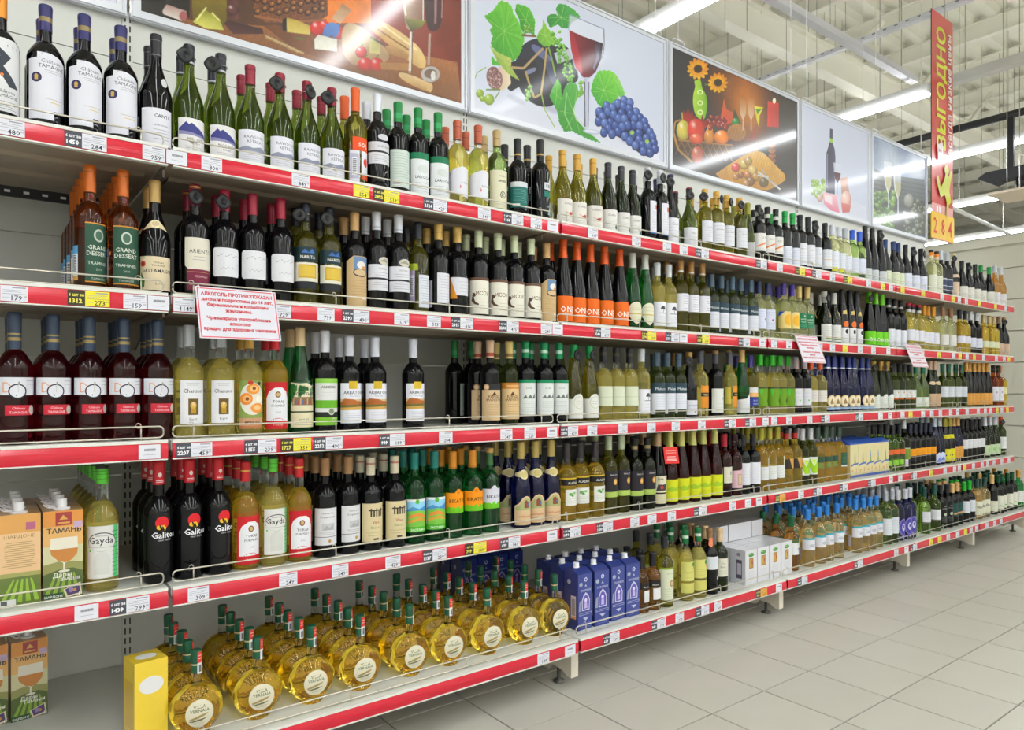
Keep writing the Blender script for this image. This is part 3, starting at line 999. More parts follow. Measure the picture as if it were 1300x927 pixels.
def paint_autumn(c):
    k = lambda *p: crop(840, 50, 3.709, p)
    c.grad('2c2a34', '2a1c1c')
    c.glow(*k((385, 275))[0], 26, 'b8621c', .85); c.glow(*k((400, 330))[0], 16, 'd8862c', .6)
    c.poly(k((60, 500), (250, 560), (610, 600), (615, 760), (30, 600)), '2a1a16', '1c1416')
    def sun(x, y, rr, n=13):
        X, Y = k((x, y))[0]
        for i in range(n):
            a = 2 * PI * i / n
            c.ell(X + rr * .62 * math.cos(a), Y + rr * .62 * math.sin(a), rr * .46, rr * .2, 'f0b818', 'd87414', rot=math.degrees(a))
        c.ell(X, Y, rr * .42, rr * .42, '3a1a0c'); c.ell(X, Y, rr * .24, rr * .24, '1c0c08')
    c.line(k((172, 150), (175, 195)), 2, '5a8a24'); c.line(k((255, 210), (200, 215)), 2, '4a7a20')
    c.poly(k((148, 192), (182, 190), (184, 225), (206, 262), (213, 300), (207, 350), (195, 385), (168, 372), (152, 350), (143, 300), (146, 255), (156, 225)), '6aa81c', 'b4dc3c', d=(-1, 0), sm=2)
    for y in (250, 300, 345):
        X, Y = k((178, y))[0]
        c.ell(X, Y, 3.6, 3.2, 'e8f0b8'); c.ell(X, Y, 2.4, 2.1, '8cc42c')
    sun(168, 140, 13); sun(262, 205, 12)
    for (x, y) in ((135, 360), (185, 380), (118, 345)):
        c.poly(k((x - 25, y + 35), (x - 18, y - 10), (x - 4, y + 5), (x + 2, y - 25), (x + 12, y + 5), (x + 26, y - 4), (x + 22, y + 36)), 'a81c1c', '7a1016')
    c.poly(k((268, 390), (280, 340), (290, 280), (302, 330), (330, 345), (345, 390), (300, 400)), 'c8402a', 'e06a3c')
    c.poly(k((330, 400), (338, 330), (350, 350), (372, 400)), '3a4a20')
    # basket of fruit
    c.ell(*k((185, 510))[0], 37, 16, '3a2412', '5c3a1c', rot=10)
    for i in range(9):
        x, y = k((75 + 30 * i, 500 + 4 * i))[0]
        c.line([(x - 5, y - 8), (x + 4, y + 12)], 1, '8c6030'); c.line([(x + 5, y - 8), (x - 4, y + 12)], 1, '7a5026')
    c.line(k((52, 440), (60, 390), (85, 380)), 2, 'a87a3c'); c.line(k((52, 440), (75, 520), (140, 580)), 2.6, 'a87a3c'); c.line(k((75, 475), (330, 500)), 2.2, '9c6c34')
    c.ball(*k((98, 430))[0], 8.5, 13, 'd2c04c', '8c7a20')
    c.line(k((95, 385), (92, 345)), 1.6, 'b8a83c')
    c.ball(*k((158, 430))[0], 11, 15, 'e03a20', '961a10'); c.ball(*k((160, 470))[0], 9, 7, 'e86030', '9c2412')
    c.ball(*k((220, 460))[0], 6.5, 10, 'd88a28', '9c5410'); c.ell(*k((224, 425))[0], 3.6, 7, 'd88a28')
    for _ in range(26):
        r = RR.uniform
        c.ball(*k((r(215, 300), r(365, 425)))[0], 2.7, 2.7, '9c2420', '4c0c10')
    c.ball(*k((278, 462))[0], 9.5, 9, 'f08a1c', 'b4500c'); c.ball(*k((345, 392))[0], 5, 6, '2c8a34', '12481a')
    c.ball(*k((165, 545))[0], 8, 11, 'c85a34', '7a2a16')
    c.ell(*k((350, 440))[0], 12, 11, '8c5a28', 'b47a38', tex=.3)
    # glasses, leaf, candle
    for x in (380, 418):
        c.poly(k((x - 14, 272), (x + 14, 284), (x + 14, 350), (x, 385), (x - 14, 350)), 'e8d2b0', 'b87434', a=.7)
        c.line(k((x, 385), (x, 430)), 1.2, 'd8b890')
    c.poly(k((432, 315), (475, 322), (458, 360), (455, 415), (444, 380)), 'c8c024', 'e8d83c')
    c.poly(k((440, 330), (470, 325), (448, 355)), '4a8a2c')
    c.line(k((440, 400), (428, 470), (395, 470)), 2, 'a83a30')
    c.poly(k((496, 292), (548, 300), (548, 415), (494, 412)), 'a8161a', 'e0342c', d=(-1, .3))
    c.ell(*k((527, 290))[0], 2, 3.6, 'f8e8c0')
    c.poly(k((458, 500), (510, 480), (512, 600), (455, 595)), '101014')
    for y in range(500, 630, 24):
        c.ell(*k((517, y))[0], 4.6, 3.4, 'b06a34', '6a3416')
    # cloth, fruit, nutcracker
    c.poly(k((235, 645), (300, 600), (395, 540), (462, 520), (520, 580), (592, 652), (545, 690), (480, 718), (380, 690)), 'b8801c', 'd8a438', tex=.22, sm=1)
    for (x, y, q, col) in ((345, 605, 5.5, 'd83a2c'), (385, 590, 6, 'c8a83c'), (405, 575, 5, 'b89434'), (425, 620, 6, 'd8b85c'), (440, 650, 5, 'c09030'), (400, 640, 4.5, 'c87a2c'), (370, 640, 4, '9c5a1c'),
                            (345, 650, 4, 'b87a34'), (415, 670, 5.5, '94601c'), (395, 680, 4, 'c8924c'), (478, 675, 6, '6a5a1c')):
        c.ball(*k((x, y))[0], q, q * 1.1, col, '5a3410')
    c.line(k((450, 625), (495, 655), (555, 708)), 2, 'd8d4cc'); c.line(k((470, 612), (500, 660), (540, 690)), 1.6, 'a8a4a0'); c.line(k((448, 640), (500, 650)), 2.4, 'c8c4be')


def paint_plain(c):
    k = lambda *p: crop(840, 50, 3.709, p)
    c.grad('cdd2e6', 'c8cee4')
    c.poly(k((640, 650), (960, 790), (960, 900), (640, 780)), 'd6d9e8', 'cfd3e6')
    c.poly(k((789, 420), (802, 424), (803, 490), (812, 520), (815, 560), (812, 730), (768, 722), (770, 545), (780, 512), (788, 480)), '2c2a40', '4a4864', d=(1, 0))
    c.poly(k((788, 466), (802, 470), (803, 490), (788, 486)), '9cc83c')
    c.line(k((776, 540), (776, 700)), 2, '7c7c9c')
    c.poly(k((806, 580), (842, 592), (838, 660), (824, 680), (810, 650)), 'b0b4cc', 'd8dcec', a=.8)
    c.poly(k((808, 625), (840, 632), (836, 660), (824, 678), (811, 650)), '6a1c28', '4a1420')
    c.line(k((824, 680), (823, 730)), 1.4, 'b0b4cc')
    for i in range(30):
        c.ball(*k((RR.uniform(706, 764), RR.uniform(660, 740)))[0], 2.6, 2.6, '9cc04c', '6a8a2c')
    c.poly(k((838, 655), (870, 648), (880, 720), (845, 730)), 'b88a7c', 'd2aca0')
    c.poly(k((755, 720), (820, 735), (835, 820), (800, 815), (760, 775)), 'd87a94', 'f0bccb')
    c.poly(k((762, 730), (800, 740), (800, 780), (765, 760)), 'eedce4')
    c.ball(*k((865, 755))[0], 6.5, 11, 'ecc8c0', 'c87a74'); c.poly(k((842, 770), (888, 780), (882, 815), (848, 818)), 'c85a5c', 'd88078')
    c.ball(*k((742, 748))[0], 4, 5, 'd8b8b0', 'b08884')


def paint_flutes(c):
    k = lambda *p: crop(840, 50, 3.709, p)
    c.grad('5a7cae', '3c5c98')
    c.poly(k((980, 470), (1240, 560), (1240, 700), (980, 640)), '8ca4c8', '3c5c9c')
    for (x, y, q) in ((1040, 540, 12), (1090, 560, 10), (1190, 590, 12), (1210, 640, 9)):
        c.glow(*k((x, y))[0], q, 'd8e2ee', .5)
    c.poly(k((980, 600), (1060, 640), (1235, 660), (1240, 930), (980, 880)), '2c3430', '4a5460')
    for i in range(12):
        c.line(k((980, 640 + i * 20), (1235, 690 + i * 19)), 1.4, '222a28')
    for i in range(90):
        c.ball(*k((RR.uniform(985, 1090), RR.uniform(720, 900)))[0], 3.2, 3, RR.choice(['6a9a3c', '86b04a', '4a7a2c']), '2c4a1c')
    for i in range(60):
        c.ball(*k((RR.uniform(1140, 1235), RR.uniform(760, 920)))[0], 3, 3, RR.choice(['3c5034', '6a7a58', '2a3a2a', '8c9488']), '1c2a1c')
    c.ball(*k((1160, 760))[0], 6, 9, 'a8a8a4', '5a5c58')
    for (x, y) in ((1063, 575), (1108, 600)):
        c.poly(k((x - 17, y), (x + 17, y + 6), (x + 15, y + 110), (x + 2, y + 155), (x - 12, y + 108)), 'c8d4e4', 'e8eef4', a=.55)
        c.poly(k((x - 16, y + 70), (x + 16, y + 76), (x + 14, y + 110), (x + 2, y + 152), (x - 12, y + 108)), 'd2cc8c', 'a8a468', a=.8)
        c.line(k((x - 17, y), (x - 16, y + 70), (x - 12, y + 108), (x + 2, y + 155)), 1.1, 'f0f4f8', a=.8)
        c.line(k((x + 2, y + 155), (x + 2, y + 220)), 1.2, 'dce4ec')


RR = random.Random(21)
PB = [(BAYS[1], BAYS[2], paint_cheese, .0026, 'framed poster of cheese, bread, tomatoes and wine glasses, above the top shelf'),
      (BAYS[2], BAYS[3], paint_grapes, .0026, 'framed poster of vine leaves, blue grapes and a red wine glass'),
      (BAYS[3], BAYS[4], paint_autumn, .003, 'framed dark poster of sunflowers, fruit basket and red candle'),
      (BAYS[4], BAYS[5], paint_plain, .004, 'framed pale poster of one dark bottle with ham and grapes'),
      (BAYS[5], BAYS[6], paint_flutes, .004, 'framed poster of two champagne flutes before vineyards, last of the row'),
      (BAYS[0], BAYS[1], None, .01, 'white poster panel at the near end, only its lower corner showing')]
PZ0, PZ1 = 2.305, 3.02
for (xa, xb, fn, st, lab) in PB:
    root = tag(link('poster', None, loc=((xa + xb) / 2, 2.617, PZ0)), lab, 'poster', 'posters above the wine shelves')
    cxm = (xa + xb) / 2
    fw = .03
    a, b2 = xa + .006 - cxm, xb - .006 - cxm
    H = PZ1 - PZ0
    fm = MB()
    prof = lambda inn, out: None
    for (p0, p1, q0, q1) in ((a, b2, 0, fw), (a, b2, H - fw, H)):
        fm.box(p0, -.016, q0, p1, .006, q1)
    for (p0, p1) in ((a, a + fw), (b2 - fw, b2)):
        fm.box(p0, -.016, fw, p1, .006, H - fw)
    for (p0, p1, q0, q1) in ((a + .004, b2 - .004, .004, .012), (a + .004, b2 - .004, H - .012, H - .004)):
        fm.box(p0, -.021, q0, p1, -.016, q1)
    for (p0, p1) in ((a + .004, a + .012), (b2 - .012, b2 - .004)):
        fm.box(p0, -.021, .012, p1, -.016, H - .012)
    link('frame', fm.mesh('frame', 'alu'), root)
    cv = Canvas(xa + .036, xb - .036, PZ0 + fw, PZ1 - fw, st, 'd2d6e6')
    if fn:
        fn(cv)
    if fn in (paint_cheese, paint_autumn, paint_flutes):
        cv.noise(.13, 4)
    pm = link('print', cv.mesh('print', 'satin_print' if fn in (paint_grapes, paint_plain, None) else 'gloss_print'), root, (-cxm, -.012, -PZ0))
    hk = MB()
    for x in (a + .09, b2 - .09):
        hk.tube([(x - .05, -.005, H), (x - .05, -.005, H + .022), (x - .04, -.005, H + .03), (x + .04, -.005, H + .03), (x + .05, -.005, H + .022), (x + .05, -.005, H)], .004, 6)
        hook = link('hook', hk.mesh('hook', 'hook_white', True), root)
        link('hanging_wire', MB().tube([(x, -.005, H + .03), (x, -.005, 6.32 - PZ0)], .0025, 5).mesh('hanging_wire', 'hook_white'), hook)
        hk = MB()

# ---------------------------------------------------------------- red hanging banner beyond the last bay
bx0, bx1, by = 6.34, 6.76, 2.58
root = tag(link('hanging_banner', None, loc=((bx0 + bx1) / 2, by, 2.34)), 'tall red hanging banner with yellow upright lettering and a yellow price card', 'banner')
w2 = (bx1 - bx0) / 2
link('cloth', MB().box(-w2, 0, .3, w2, .006, 1.91).mesh('cloth', 'print'), root)
red = link('red_print', art([R(-w2 * 1000, 300, w2 * 1000, 1910, 'd2302c')], flat, 'red_print', 'gloss_print'), root)
def upright(text, u, v, size, c, bold, sx=1.0):
    """Lettering that reads upward."""
    tr, wd = glyphs(text, bold)
    return [('p', [(u - p[1] * size, v + p[0] * size * sx) for p in t], c) for t in tr]
ops = upright('ВЫГОДНО', 50, 1290, 225, 'e4e610', .03, .9) + upright('всегда низкие цены', 160, 1270, 105, 'f4f0f0', .012, 1.02)
ops += [G([(-130, 790), (-20, 830), (-10, 690), (-110, 670)], 'e8dce4'), R(-100, 740, -40, 760, 'c83a4a')]
# the yellow leaping figure
ops += [E(60, 610, 42, 42, 'd4d81e'), G([(-140, 500), (-110, 540), (-60, 440), (10, 520), (40, 580), (100, 560), (140, 620), (165, 600), (130, 500), (110, 440), (150, 350), (110, 320), (100, 320), (90, 250), (80, 210), (50, 220), (60, 330), (20, 390), (-60, 360), (-90, 400)], 'd4d81e')]
link('lettering', art(ops, flat, 'lettering', 'gloss_print'), red, (0, -.001, 0))
link('pale_strip', art([R(-w2 * 1000, 215, w2 * 1000, 300, 'e8a8ac'), R(-120, 235, -90, 280, 'fff'), R(-70, 235, -40, 280, 'fff')], flat, 'pale_strip'), root, (0, -.002, 0))
cd = link('price_card', MB().box(-w2 - .01, -.004, 0, w2 + .02, .004, .225).mesh('price_card', 'yellow_board'), root)
link('numerals', art([T('2', -150, 50, 190, 'd8442c', .01, .8), T('8', 0, 50, 190, 'd8442c', .01, .8), T('4', 140, 50, 190, 'd8442c', .01, .8), R(-82, 10, -78, 215, 'c89a18'), R(70, 10, 74, 215, 'c89a18'), R(-w2 * 1000, 0, w2 * 1000, 8, 'd88a8c')], flat, 'numerals'), cd, (0, -.006, 0))
wires(root, [(-w2 + .03, .003, 1.9, 3.98), (w2 - .15, .003, 1.9, 3.98)], .003)

# ---------------------------------------------------------------- warning placards hung on the guard of the second shelf
SIGN = ['АЛКОГОЛЬ ПРОТИВОПОКАЗАН', 'детям и подросткам до 18 лет,', 'беременным и кормящим', 'женщинам.', '', 'Чрезмерное употребление', 'алкоголя', 'вредно для здоровья человека']
sops = [R(-105, -148, 105, 0, 'd2d2dc'), R(-102, -145, 102, -3, 'd8606a'), R(-99, -142, 99, -6, 'd2d2dc')]
yv = -24
for i, ln in enumerate(SIGN):
    if ln:
        sz = 13.6 if i == 0 else 12.6
        wd = glyphs(ln, .045)[1]
        sz_x = min(1.0 if i else 1.0, 186 / (wd * sz))
        sops.append(T(ln, 0, yv, sz, 'c0141f', .045, sz_x))
    yv -= 15.5 if ln else 7
sign_me = art(sops, flat, 'print')
board_me = MB().box(-.105, 0, -.148, .105, .0012, 0).mesh('board', 'placard')
plain_me = art(sops[:3] + lines(-85, 85, -130, -20, 7, 'c86a74', 3), flat, 'print')
for i, (x, lab, me) in enumerate(((.568, 'large near warning placard in red Cyrillic lettering hung under the second shelf', sign_me),
                                  (3.398, 'warning placard on the second shelf rail above the green capped bottles', sign_me),
                                  (4.60, 'farthest warning placard on the second shelf rail, washed out by glare', sign_me))):
    t = tag(link('warning_placard', None, loc=(x, 1.981, 1.358)), lab, 'sign', 'warning placards')
    t.rotation_euler = (math.radians(-20), 0, 0)
    link('board', board_me, t)
    link('print', me, t)
    cl = MB()
    for q in (-.095, .095):
        cl.tube([(q, -.002, -.008), (q, .004, .006), (q, .02, .012), (q, .026, .004)], .0012, 5)
    link('hanging_clip', cl.mesh('hanging_clip', 'hook_white'), t)

# ================================================================ BOTTLES
def profile(shape, H, Rb):
    """(radius, height) of the glass, base to mouth, in metres."""
    rn = .0138
    P = [(Rb * .86, 0), (Rb * .97, .002), (Rb, .006)]
    if shape == 'bord':
        a, b = .605, .735
    elif shape == 'bord2':                   # broad shouldered, long neck
        a, b = .575, .715
    elif shape == 'burg':
        a, b = .47, .76
    elif shape == 'flute':
        a, b = .42, .90
    else:
        a, b = .6, .72
    P.append((Rb, H * a * .5))
    n = 10
    for i in range(n + 1):
        t = i / n
        if shape == 'flute':
            k = (1 - t) ** 1.25
            k = k * .8 + .2 * (.5 + .5 * math.cos(PI * t))
        elif shape == 'burg':
            k = .55 * (1 - t) + .45 * (.5 + .5 * math.cos(PI * t))
        else:
            k = math.sqrt(max(0, 1 - t ** 2.2)) * .55 + .45 * (.5 + .5 * math.cos(PI * t))
        P.append((rn + (Rb - rn) * k, H * (a + (b - a) * t)))
    P += [(rn, H * .955), (rn + .0006, H * .96), (rn + .0006, H - .001), (rn - .002, H - .0005)]
    return P


def rad_at(P, z):
    for (r0, z0), (r1, z1) in zip(P, P[1:]):
        if z0 <= z <= z1 and z1 > z0:
            return r0 + (r1 - r0) * (z - z0) / (z1 - z0)
    return P[-1][0] if z > P[-1][1] else P[0][0]


W, CR, KR, GY = 'dcdce6', 'e6dfc6', 'd2b48c', '8c8c94'
ST = dict(H=305, R=37.5)
PR = {}
def p(key, desc, shape, H, glass, cap, caplen, ops, R=36.8, neck=None, bands=None, fill=None):
    PR[key] = dict(desc=desc, shape=shape, H=H, glass=glass, cap=cap, caplen=caplen, ops=ops, R=R, neck=neck, bands=bands or [], fill=fill)


def box_l(w, v0, v1, c=W):
    return [R(-w / 2, v0, w / 2, v1, c)]


# ---- top shelf
p('bigr', 'dark bottle, orange capsule, huge dark letter on label', 'bord2', 318, 'blk', 'e08c1a', 62,
  [R(-46, 26, 46, 150, 'dadadd'), G([(-46, 150), (46, 150), (46, 188), (30, 200), (-30, 200), (-46, 188)], 'dadadd'), T('R', -2, 88, 135, '3c424c', .02), E(-12, 60, 22, 30, 'dadadd'),
   E(0, 112, 3.5, 3.5, 'e07a3a'), T('Château', 8, 70, 12), T('TAMAGNE', 10, 59, 11)] + lines(-10, 34, 30, 52, 4), R=39.8)
p('crest', 'dark bottle, navy capsule, tall white label with round seal', 'bord2', 318, 'blk', '2c2a62', 64,
  [G([(-44, 28), (14, 28), (14, 50), (44, 50), (44, 172), (30, 182), (8, 189), (-22, 190), (-22, 176), (-44, 172)], W), T('Château', 8, 165, 13, '444'), T('TAMAGNE', 10, 153, 12.5, '444'),
   E(-24, 128, 12, 12, '2a2450'), E(-24, 128, 9.4, 9.4, '3c3460'), E(-24, 130, 4.5, 5.5, 'c8a850'), R(-28, 122, -20, 126, 'c8a850'), R(-5, 78, 34, 79.2, 'b0a890'), R(4, 70, 32, 72, 'd8c070')] + lines(-8, 36, 140, 150, 2, 'aaa'), R=39.8,
  bands=[(246, 249, 'b89a50'), (276, 288, '8c7a50')])
p('cant', 'dark sloping bottle, black capsule, low plain white label', 'burg', 318, 'blk', '1e1c22', 60,
  box_l(84, 16, 112) + [T('CANTI', 12, 88, 13, '222', .01), T('NEGROAMARO', 12, 66, 6, '444')] + lines(-10, 34, 28, 60, 4), R=39.8, bands=[(262, 264, '777'), (300, 302, '555')], neck=[E(20, 186, 9, 13, 'c9c9cf')])
p('mount', 'green sloping bottle, black cap, blue mountain label', 'burg', 316, 'grn', '22232e', 52,
  box_l(88, 14, 106, 'e2dfe0') + [G([(-42, 78), (-36, 82), (-22, 96), (-15, 89), (-8, 94), (2, 88), (20, 78), (42, 66), (42, 62), (-42, 66)], '3c4084'), G([(-42, 72), (42, 62), (42, 58), (-42, 62)], '8c8ab0'),
                                  T('MOUNT', 2, 46, 12, '444'), T('RIVERS', 4, 36, 8, '666')] + lines(-30, 30, 18, 32, 3, 'b0b0b0'), R=38.3, bands=[(264, 269, 'b8bcc4'), (300, 302, '444')])
p('raws', 'green sloping bottle, dark red cap, white landscape label', 'burg', 303, 'grn', '8c1c30', 56,
  box_l(88, 16, 108, 'dedee8') + [T("RAWSON'S", 6, 84, 12.5, '555a6a'), T('RETREAT', 8, 71, 12, '555a6a'), G([(-42, 56), (-20, 62), (0, 57), (22, 63), (42, 57), (42, 48), (0, 44), (-42, 50)], '8c90a4'), G([(-42, 50), (42, 47), (42, 44), (-42, 46)], 'b8bac8')] + lines(-30, 30, 22, 40, 3, 'b4b4c0'), R=38.3,
  bands=[(286, 288, '6a1422'), (276, 277.5, '6a1422')])
p('oran', 'pale bottle, orange capsule, orange and white label', 'bord', 322, 'olv', 'd85a1c', 74,
  [R(-20, 118, 42, 160, 'e8501c'), T('SOL', 16, 130, 20, 'f4e4d8', .02), R(-30, 20, 2, 118, 'd9d8e4'), R(-28, 30, 0, 108, 'b8b4c8'), R(-22, 40, -6, 96, 'e4e4ec')] + [R(-20, 45 + 4 * i, -8, 47 + 4 * i, '444') for i in range(12)] + [R(8, 30, 42, 118, 'e0e0e8'), E(26, 84, 10, 14, 'd8402a'), R(8, 30, 42, 48, 'd85a2a')])
p('dubl', 'dark bottle, white capsule, two white label bands', 'bord', 322, 'blk', 'd4d8e2', 58,
  [R(-44, 132, 44, 160, 'd2d2da'), R(-44, 90, 44, 126, 'd8d8e0'), E(10, 176, 20, 10, 'c8c8d0'), T('CHÂTEAU', 10, 142, 10, '666'), R(-44, 127, 44, 131, '333')] + lines(-30, 36, 96, 120, 4, '999'))
p('gback', 'dark bottle, green capsule, greenish barcode back label', 'bord', 316, 'blk', '14803c', 66,
  box_l(84, 30, 152, 'c8d4cc') + lines(-34, 34, 60, 145, 10, '9aa8a0') + [R(-34, 36, -8, 54, 'eee')] + [R(-32 + 2.4 * i, 38, -31 + 2.4 * i, 52, '333') for i in range(10)], bands=[(262, 280, '2a9a58')])
p('groc', 'dark bottle, green capsule, white label with green band', 'bord', 315, 'blk', '14803c', 66,
  box_l(86, 14, 152, 'dcdfe2') + [R(-43, 136, 43, 158, '1e7a54'), T('LAROCHE', 6, 72, 14, '444', .008), E(4, 104, 22, 14, 'ced4d2')] + lines(-28, 32, 26, 62, 4, 'aaa'), bands=[(262, 280, '2a9a58')])
p('copp', 'pale yellow bottle, copper capsule, wavy white label', 'bord', 308, 'yel', 'b4583c', 64,
  [G([(-44, 52), (44, 34), (44, 138), (10, 142), (-20, 132), (-44, 122)], 'dcdce6'), T('di Garda', 20, 84, 9, '444'), G([(0, 64), (6, 70), (2, 80)], 'd8605a')], bands=[(284, 287, '8c3c28')], fill=.76)
p('mono', 'green bottle, tan capsule, cream label with black monogram', 'bord', 310, 'lgn', 'b49a68', 58,
  box_l(88, 22, 158, 'dcd8bc') + [T('ROERO', 6, 134, 9, '555'), T('ARNEIS', 6, 116, 11, '333', .02), E(8, 70, 12, 13, '444'), E(8, 70, 9, 10, 'dcd8bc'), T('K', 8, 64, 17, '333', .02)] + lines(-30, 36, 26, 46, 3, '998'), bands=[(276, 280, '8c7648')])
p('tealb', 'brown bottle, black capsule, teal block back label', 'bord', 300, 'blk', '18181c', 66,
  box_l(84, 40, 116, '1e6a64') + [R(-42, 116, 42, 134, 'cfd2d8')] + lines(-32, 32, 56, 108, 8, '6aa49c') + [R(-32, 44, -4, 54, 'c8d4d4')], bands=[(238, 244, 'b89a50')])
p('keib', 'brown bottle, black capsule, split white and teal label', 'bord', 318, 'blk', '18181c', 66,
  [G([(0, 96), (44, 96), (44, 196), (28, 168), (20, 150), (0, 150)], 'd4d6dc'), T('KEI', 18, 132, 16, '333', .02), R(0, 96, 44, 124, '1e7a6c'), R(0, 118, 44, 124, '222'), G([(16, 30), (44, 30), (44, 92), (30, 70)], '8cb4b0')], bands=[(258, 264, 'b89a50')])
p('bird', 'olive sloping bottle, gold capsule, white label with red bird', 'burg', 303, 'olv', 'c89a3c', 64,
  box_l(88, 12, 108, 'e0dcd4') + [T('DEAKIN', 4, 86, 11, '666'), G([(2, 52), (14, 60), (20, 56), (28, 68), (26, 54), (20, 46), (10, 46), (-8, 58), (-14, 60), (0, 52)], 'b0402c'), G([(-8, 58), (2, 54), (6, 50)], 'd8703c')] + lines(-30, 30, 20, 36, 3, 'bbb'), R=38.3, bands=[(282, 285, '9c7424')])
p('seal', 'dark green bottle, charcoal cap, white label with small seal', 'burg', 300, 'dgr', '2c2c34', 60,
  box_l(88, 12, 102, 'dedcd8') + [T('Chablis', 4, 76, 13, '555'), E(26, 32, 7, 9, '2a5a4c')] + lines(-30, 24, 26, 62, 5, 'bbb'), R=37.4, bands=[(282, 284, '555')])
p('shld', 'tall dark bottle, silver capsule, narrow label with red shield', 'bord2', 328, 'blk', 'c8ccd2', 60,
  [R(-8, 42, 46, 178, 'dadbe4'), G([(20, 148), (36, 148), (36, 160), (28, 140), (20, 146)], 'b8402c'), G([(21, 162), (35, 162), (35, 150), (28, 142), (21, 150)], 'c0502c'), R(-8, 38, 46, 44, '3c6ab0')] + lines(0, 40, 60, 136, 7, 'aab'), bands=[(300, 303, '9aa0aa')])
p('slim', 'tall dark slender bottle, navy cap, low white label', 'burg', 326, 'blk', '2a3060', 48,
  box_l(84, 20, 128, 'dcdce4') + [T('Cielo', 8, 96, 17, '666'), R(-30, 84, 34, 85, '999')] + lines(-30, 34, 30, 76, 6, 'aaa'), R=37, bands=[(312, 316, '1a1c3c')])
p('lone', 'bright green sloping bottle, red topped black cap, white label', 'burg', 290, 'grn', '24242a', 52,
  box_l(88, 10, 104, 'dadae2') + [T('Finca', 6, 74, 14, '666')] + lines(-30, 32, 20, 64, 6, 'b4b4bc'), R=37.4, bands=[(284, 292, '8c2030')])
p('gdw', 'olive bottle, gold capsule, tall white label', 'bord', 302, 'olv', 'd0a448', 62,
  box_l(80, 54, 150, 'dadbe2') + [T('SAUVIGNON', 6, 116, 8, '666')] + lines(-30, 34, 62, 140, 8, 'b0b0ba'), bands=[(268, 272, 'a87c28'), (282, 284, 'a87c28')])
p('oliv', 'slim green bottle, olive yellow capsule, grey label', 'flute', 290, 'grn', '8c8a34', 58, box_l(70, 20, 92, 'b4b4b4') + lines(-24, 28, 30, 84, 5, '999'), R=36)
p('stri', 'dark bottle, black capsule, white label with orange slash', 'bord', 295, 'blk', '1c1c20', 56,
  box_l(88, 60, 148, 'dcdad6') + [G([(-30, 78), (36, 104), (36, 112), (-30, 86)], 'e07a3c'), T('AZUL', 6, 122, 12, '777')] + lines(-30, 30, 64, 76, 2, 'aaa'), bands=[(238, 258, 'c4c4ba')])
p('grnl', 'dark bottle, bright green cap, low white label', 'bord', 296, 'blk', '1c9a44', 60, box_l(84, 14, 110, 'd4d8e6') + lines(-30, 32, 24, 100, 8, 'b4b8c8'), bands=[(268, 271, '147030')])
p('blkw', 'dark bottle, black capsule, tall white lettered label', 'bord', 300, 'blk', '1e2024', 58, box_l(84, 30, 144, 'dcdde4') + [T('MERLOT', 4, 112, 9, '777')] + lines(-30, 32, 50, 100, 6, 'b4b8c4'))
p('blks', 'dark bottle, black capsule, white label with gold line', 'bord', 290, 'blk', '22242a', 54, box_l(84, 34, 140, 'd8dae2') + [R(-26, 82, 34, 85, 'd8b060')] + lines(-30, 32, 96, 134, 4, 'b4b8c4'))
p('pale', 'pale green bottle, white cap, white and yellow label', 'bord', 290, 'pal', 'c8ccd6', 56, box_l(80, 44, 138, 'd8dce8') + [R(-36, 30, 14, 52, 'd8d428')] + lines(-26, 34, 60, 130, 6, 'b0b8cc'))
p('grey', 'pale bottle, grey cap, plain white label', 'bord', 292, 'pal', 'a8acb6', 58, box_l(80, 40, 130, 'd6dae8') + lines(-28, 30, 50, 120, 6, 'b0b8cc'))
p('blue', 'pale green bottle, bright blue cap, white label', 'bord', 294, 'lgn', '2c58c8', 56, box_l(82, 40, 130, 'd4d8e8') + lines(-28, 32, 52, 122, 6, 'b4bccc'), bands=[(278, 280, '1c3c98')])
p('tall', 'tall dark slender bottle, black cap, clear white lower label', 'flute', 338, 'blk', '1c1c1e', 74, box_l(64, 14, 84, 'c4c8cc') + lines(-20, 26, 22, 76, 4, '9aa'), R=37)
p('navy', 'dark sloping bottle, navy capsule, cream low label', 'burg', 290, 'blk', '28386c', 56, box_l(84, 14, 96, 'd4dabc') + lines(-28, 32, 24, 86, 5, 'b0b8a0'), R=37.8)
p('blkn', 'dark bottle, black tagged cap, low white label', 'burg', 290, 'blk', '1a1c20', 54, box_l(86, 14, 104, 'd6daea') + lines(-28, 32, 24, 92, 6, 'b4b8cc'), R=37.8)
p('ring', 'pale bottle, black cap with orange ring, cream label', 'bord', 300, 'pal', '2a2620', 56, box_l(82, 20, 132, 'd8dac8') + lines(-28, 32, 40, 120, 6, 'b4b4a0'), bands=[(262, 284, 'ec8a1c'), (244, 262, 'd4c8a8')])
p('silv', 'dark bottle, silver capsule, pale striped label', 'bord', 312, 'blk', 'b4b8c0', 60, box_l(82, 30, 120, '3c4460') + [R(-41, 70, 41, 76, 'c4c8d4'), R(-41, 116, 41, 124, 'c4c8d4')])
p('crea', 'brown bottle, cream capsule, pinkish low label', 'burg', 322, 'blk', 'd4c090', 56, box_l(86, 14, 118, 'd4bca4') + [R(-30, 150, 30, 172, 'd4bca4')], R=37.8)
p('blku', 'dark sloping bottle, black hooded cap, wide white label', 'burg', 284, 'blk', '1c1c20', 54, box_l(90, 12, 100, 'dad8ce') + lines(-30, 34, 24, 90, 6, 'b4b4b0'), R=37.8)
p('gren', 'dark sloping bottle, green capsule, wide white label', 'burg', 290, 'blk', '18843c', 54, box_l(90, 12, 100, 'd8d6cc') + lines(-30, 34, 24, 90, 6, 'b4b4b0'), R=37.8)
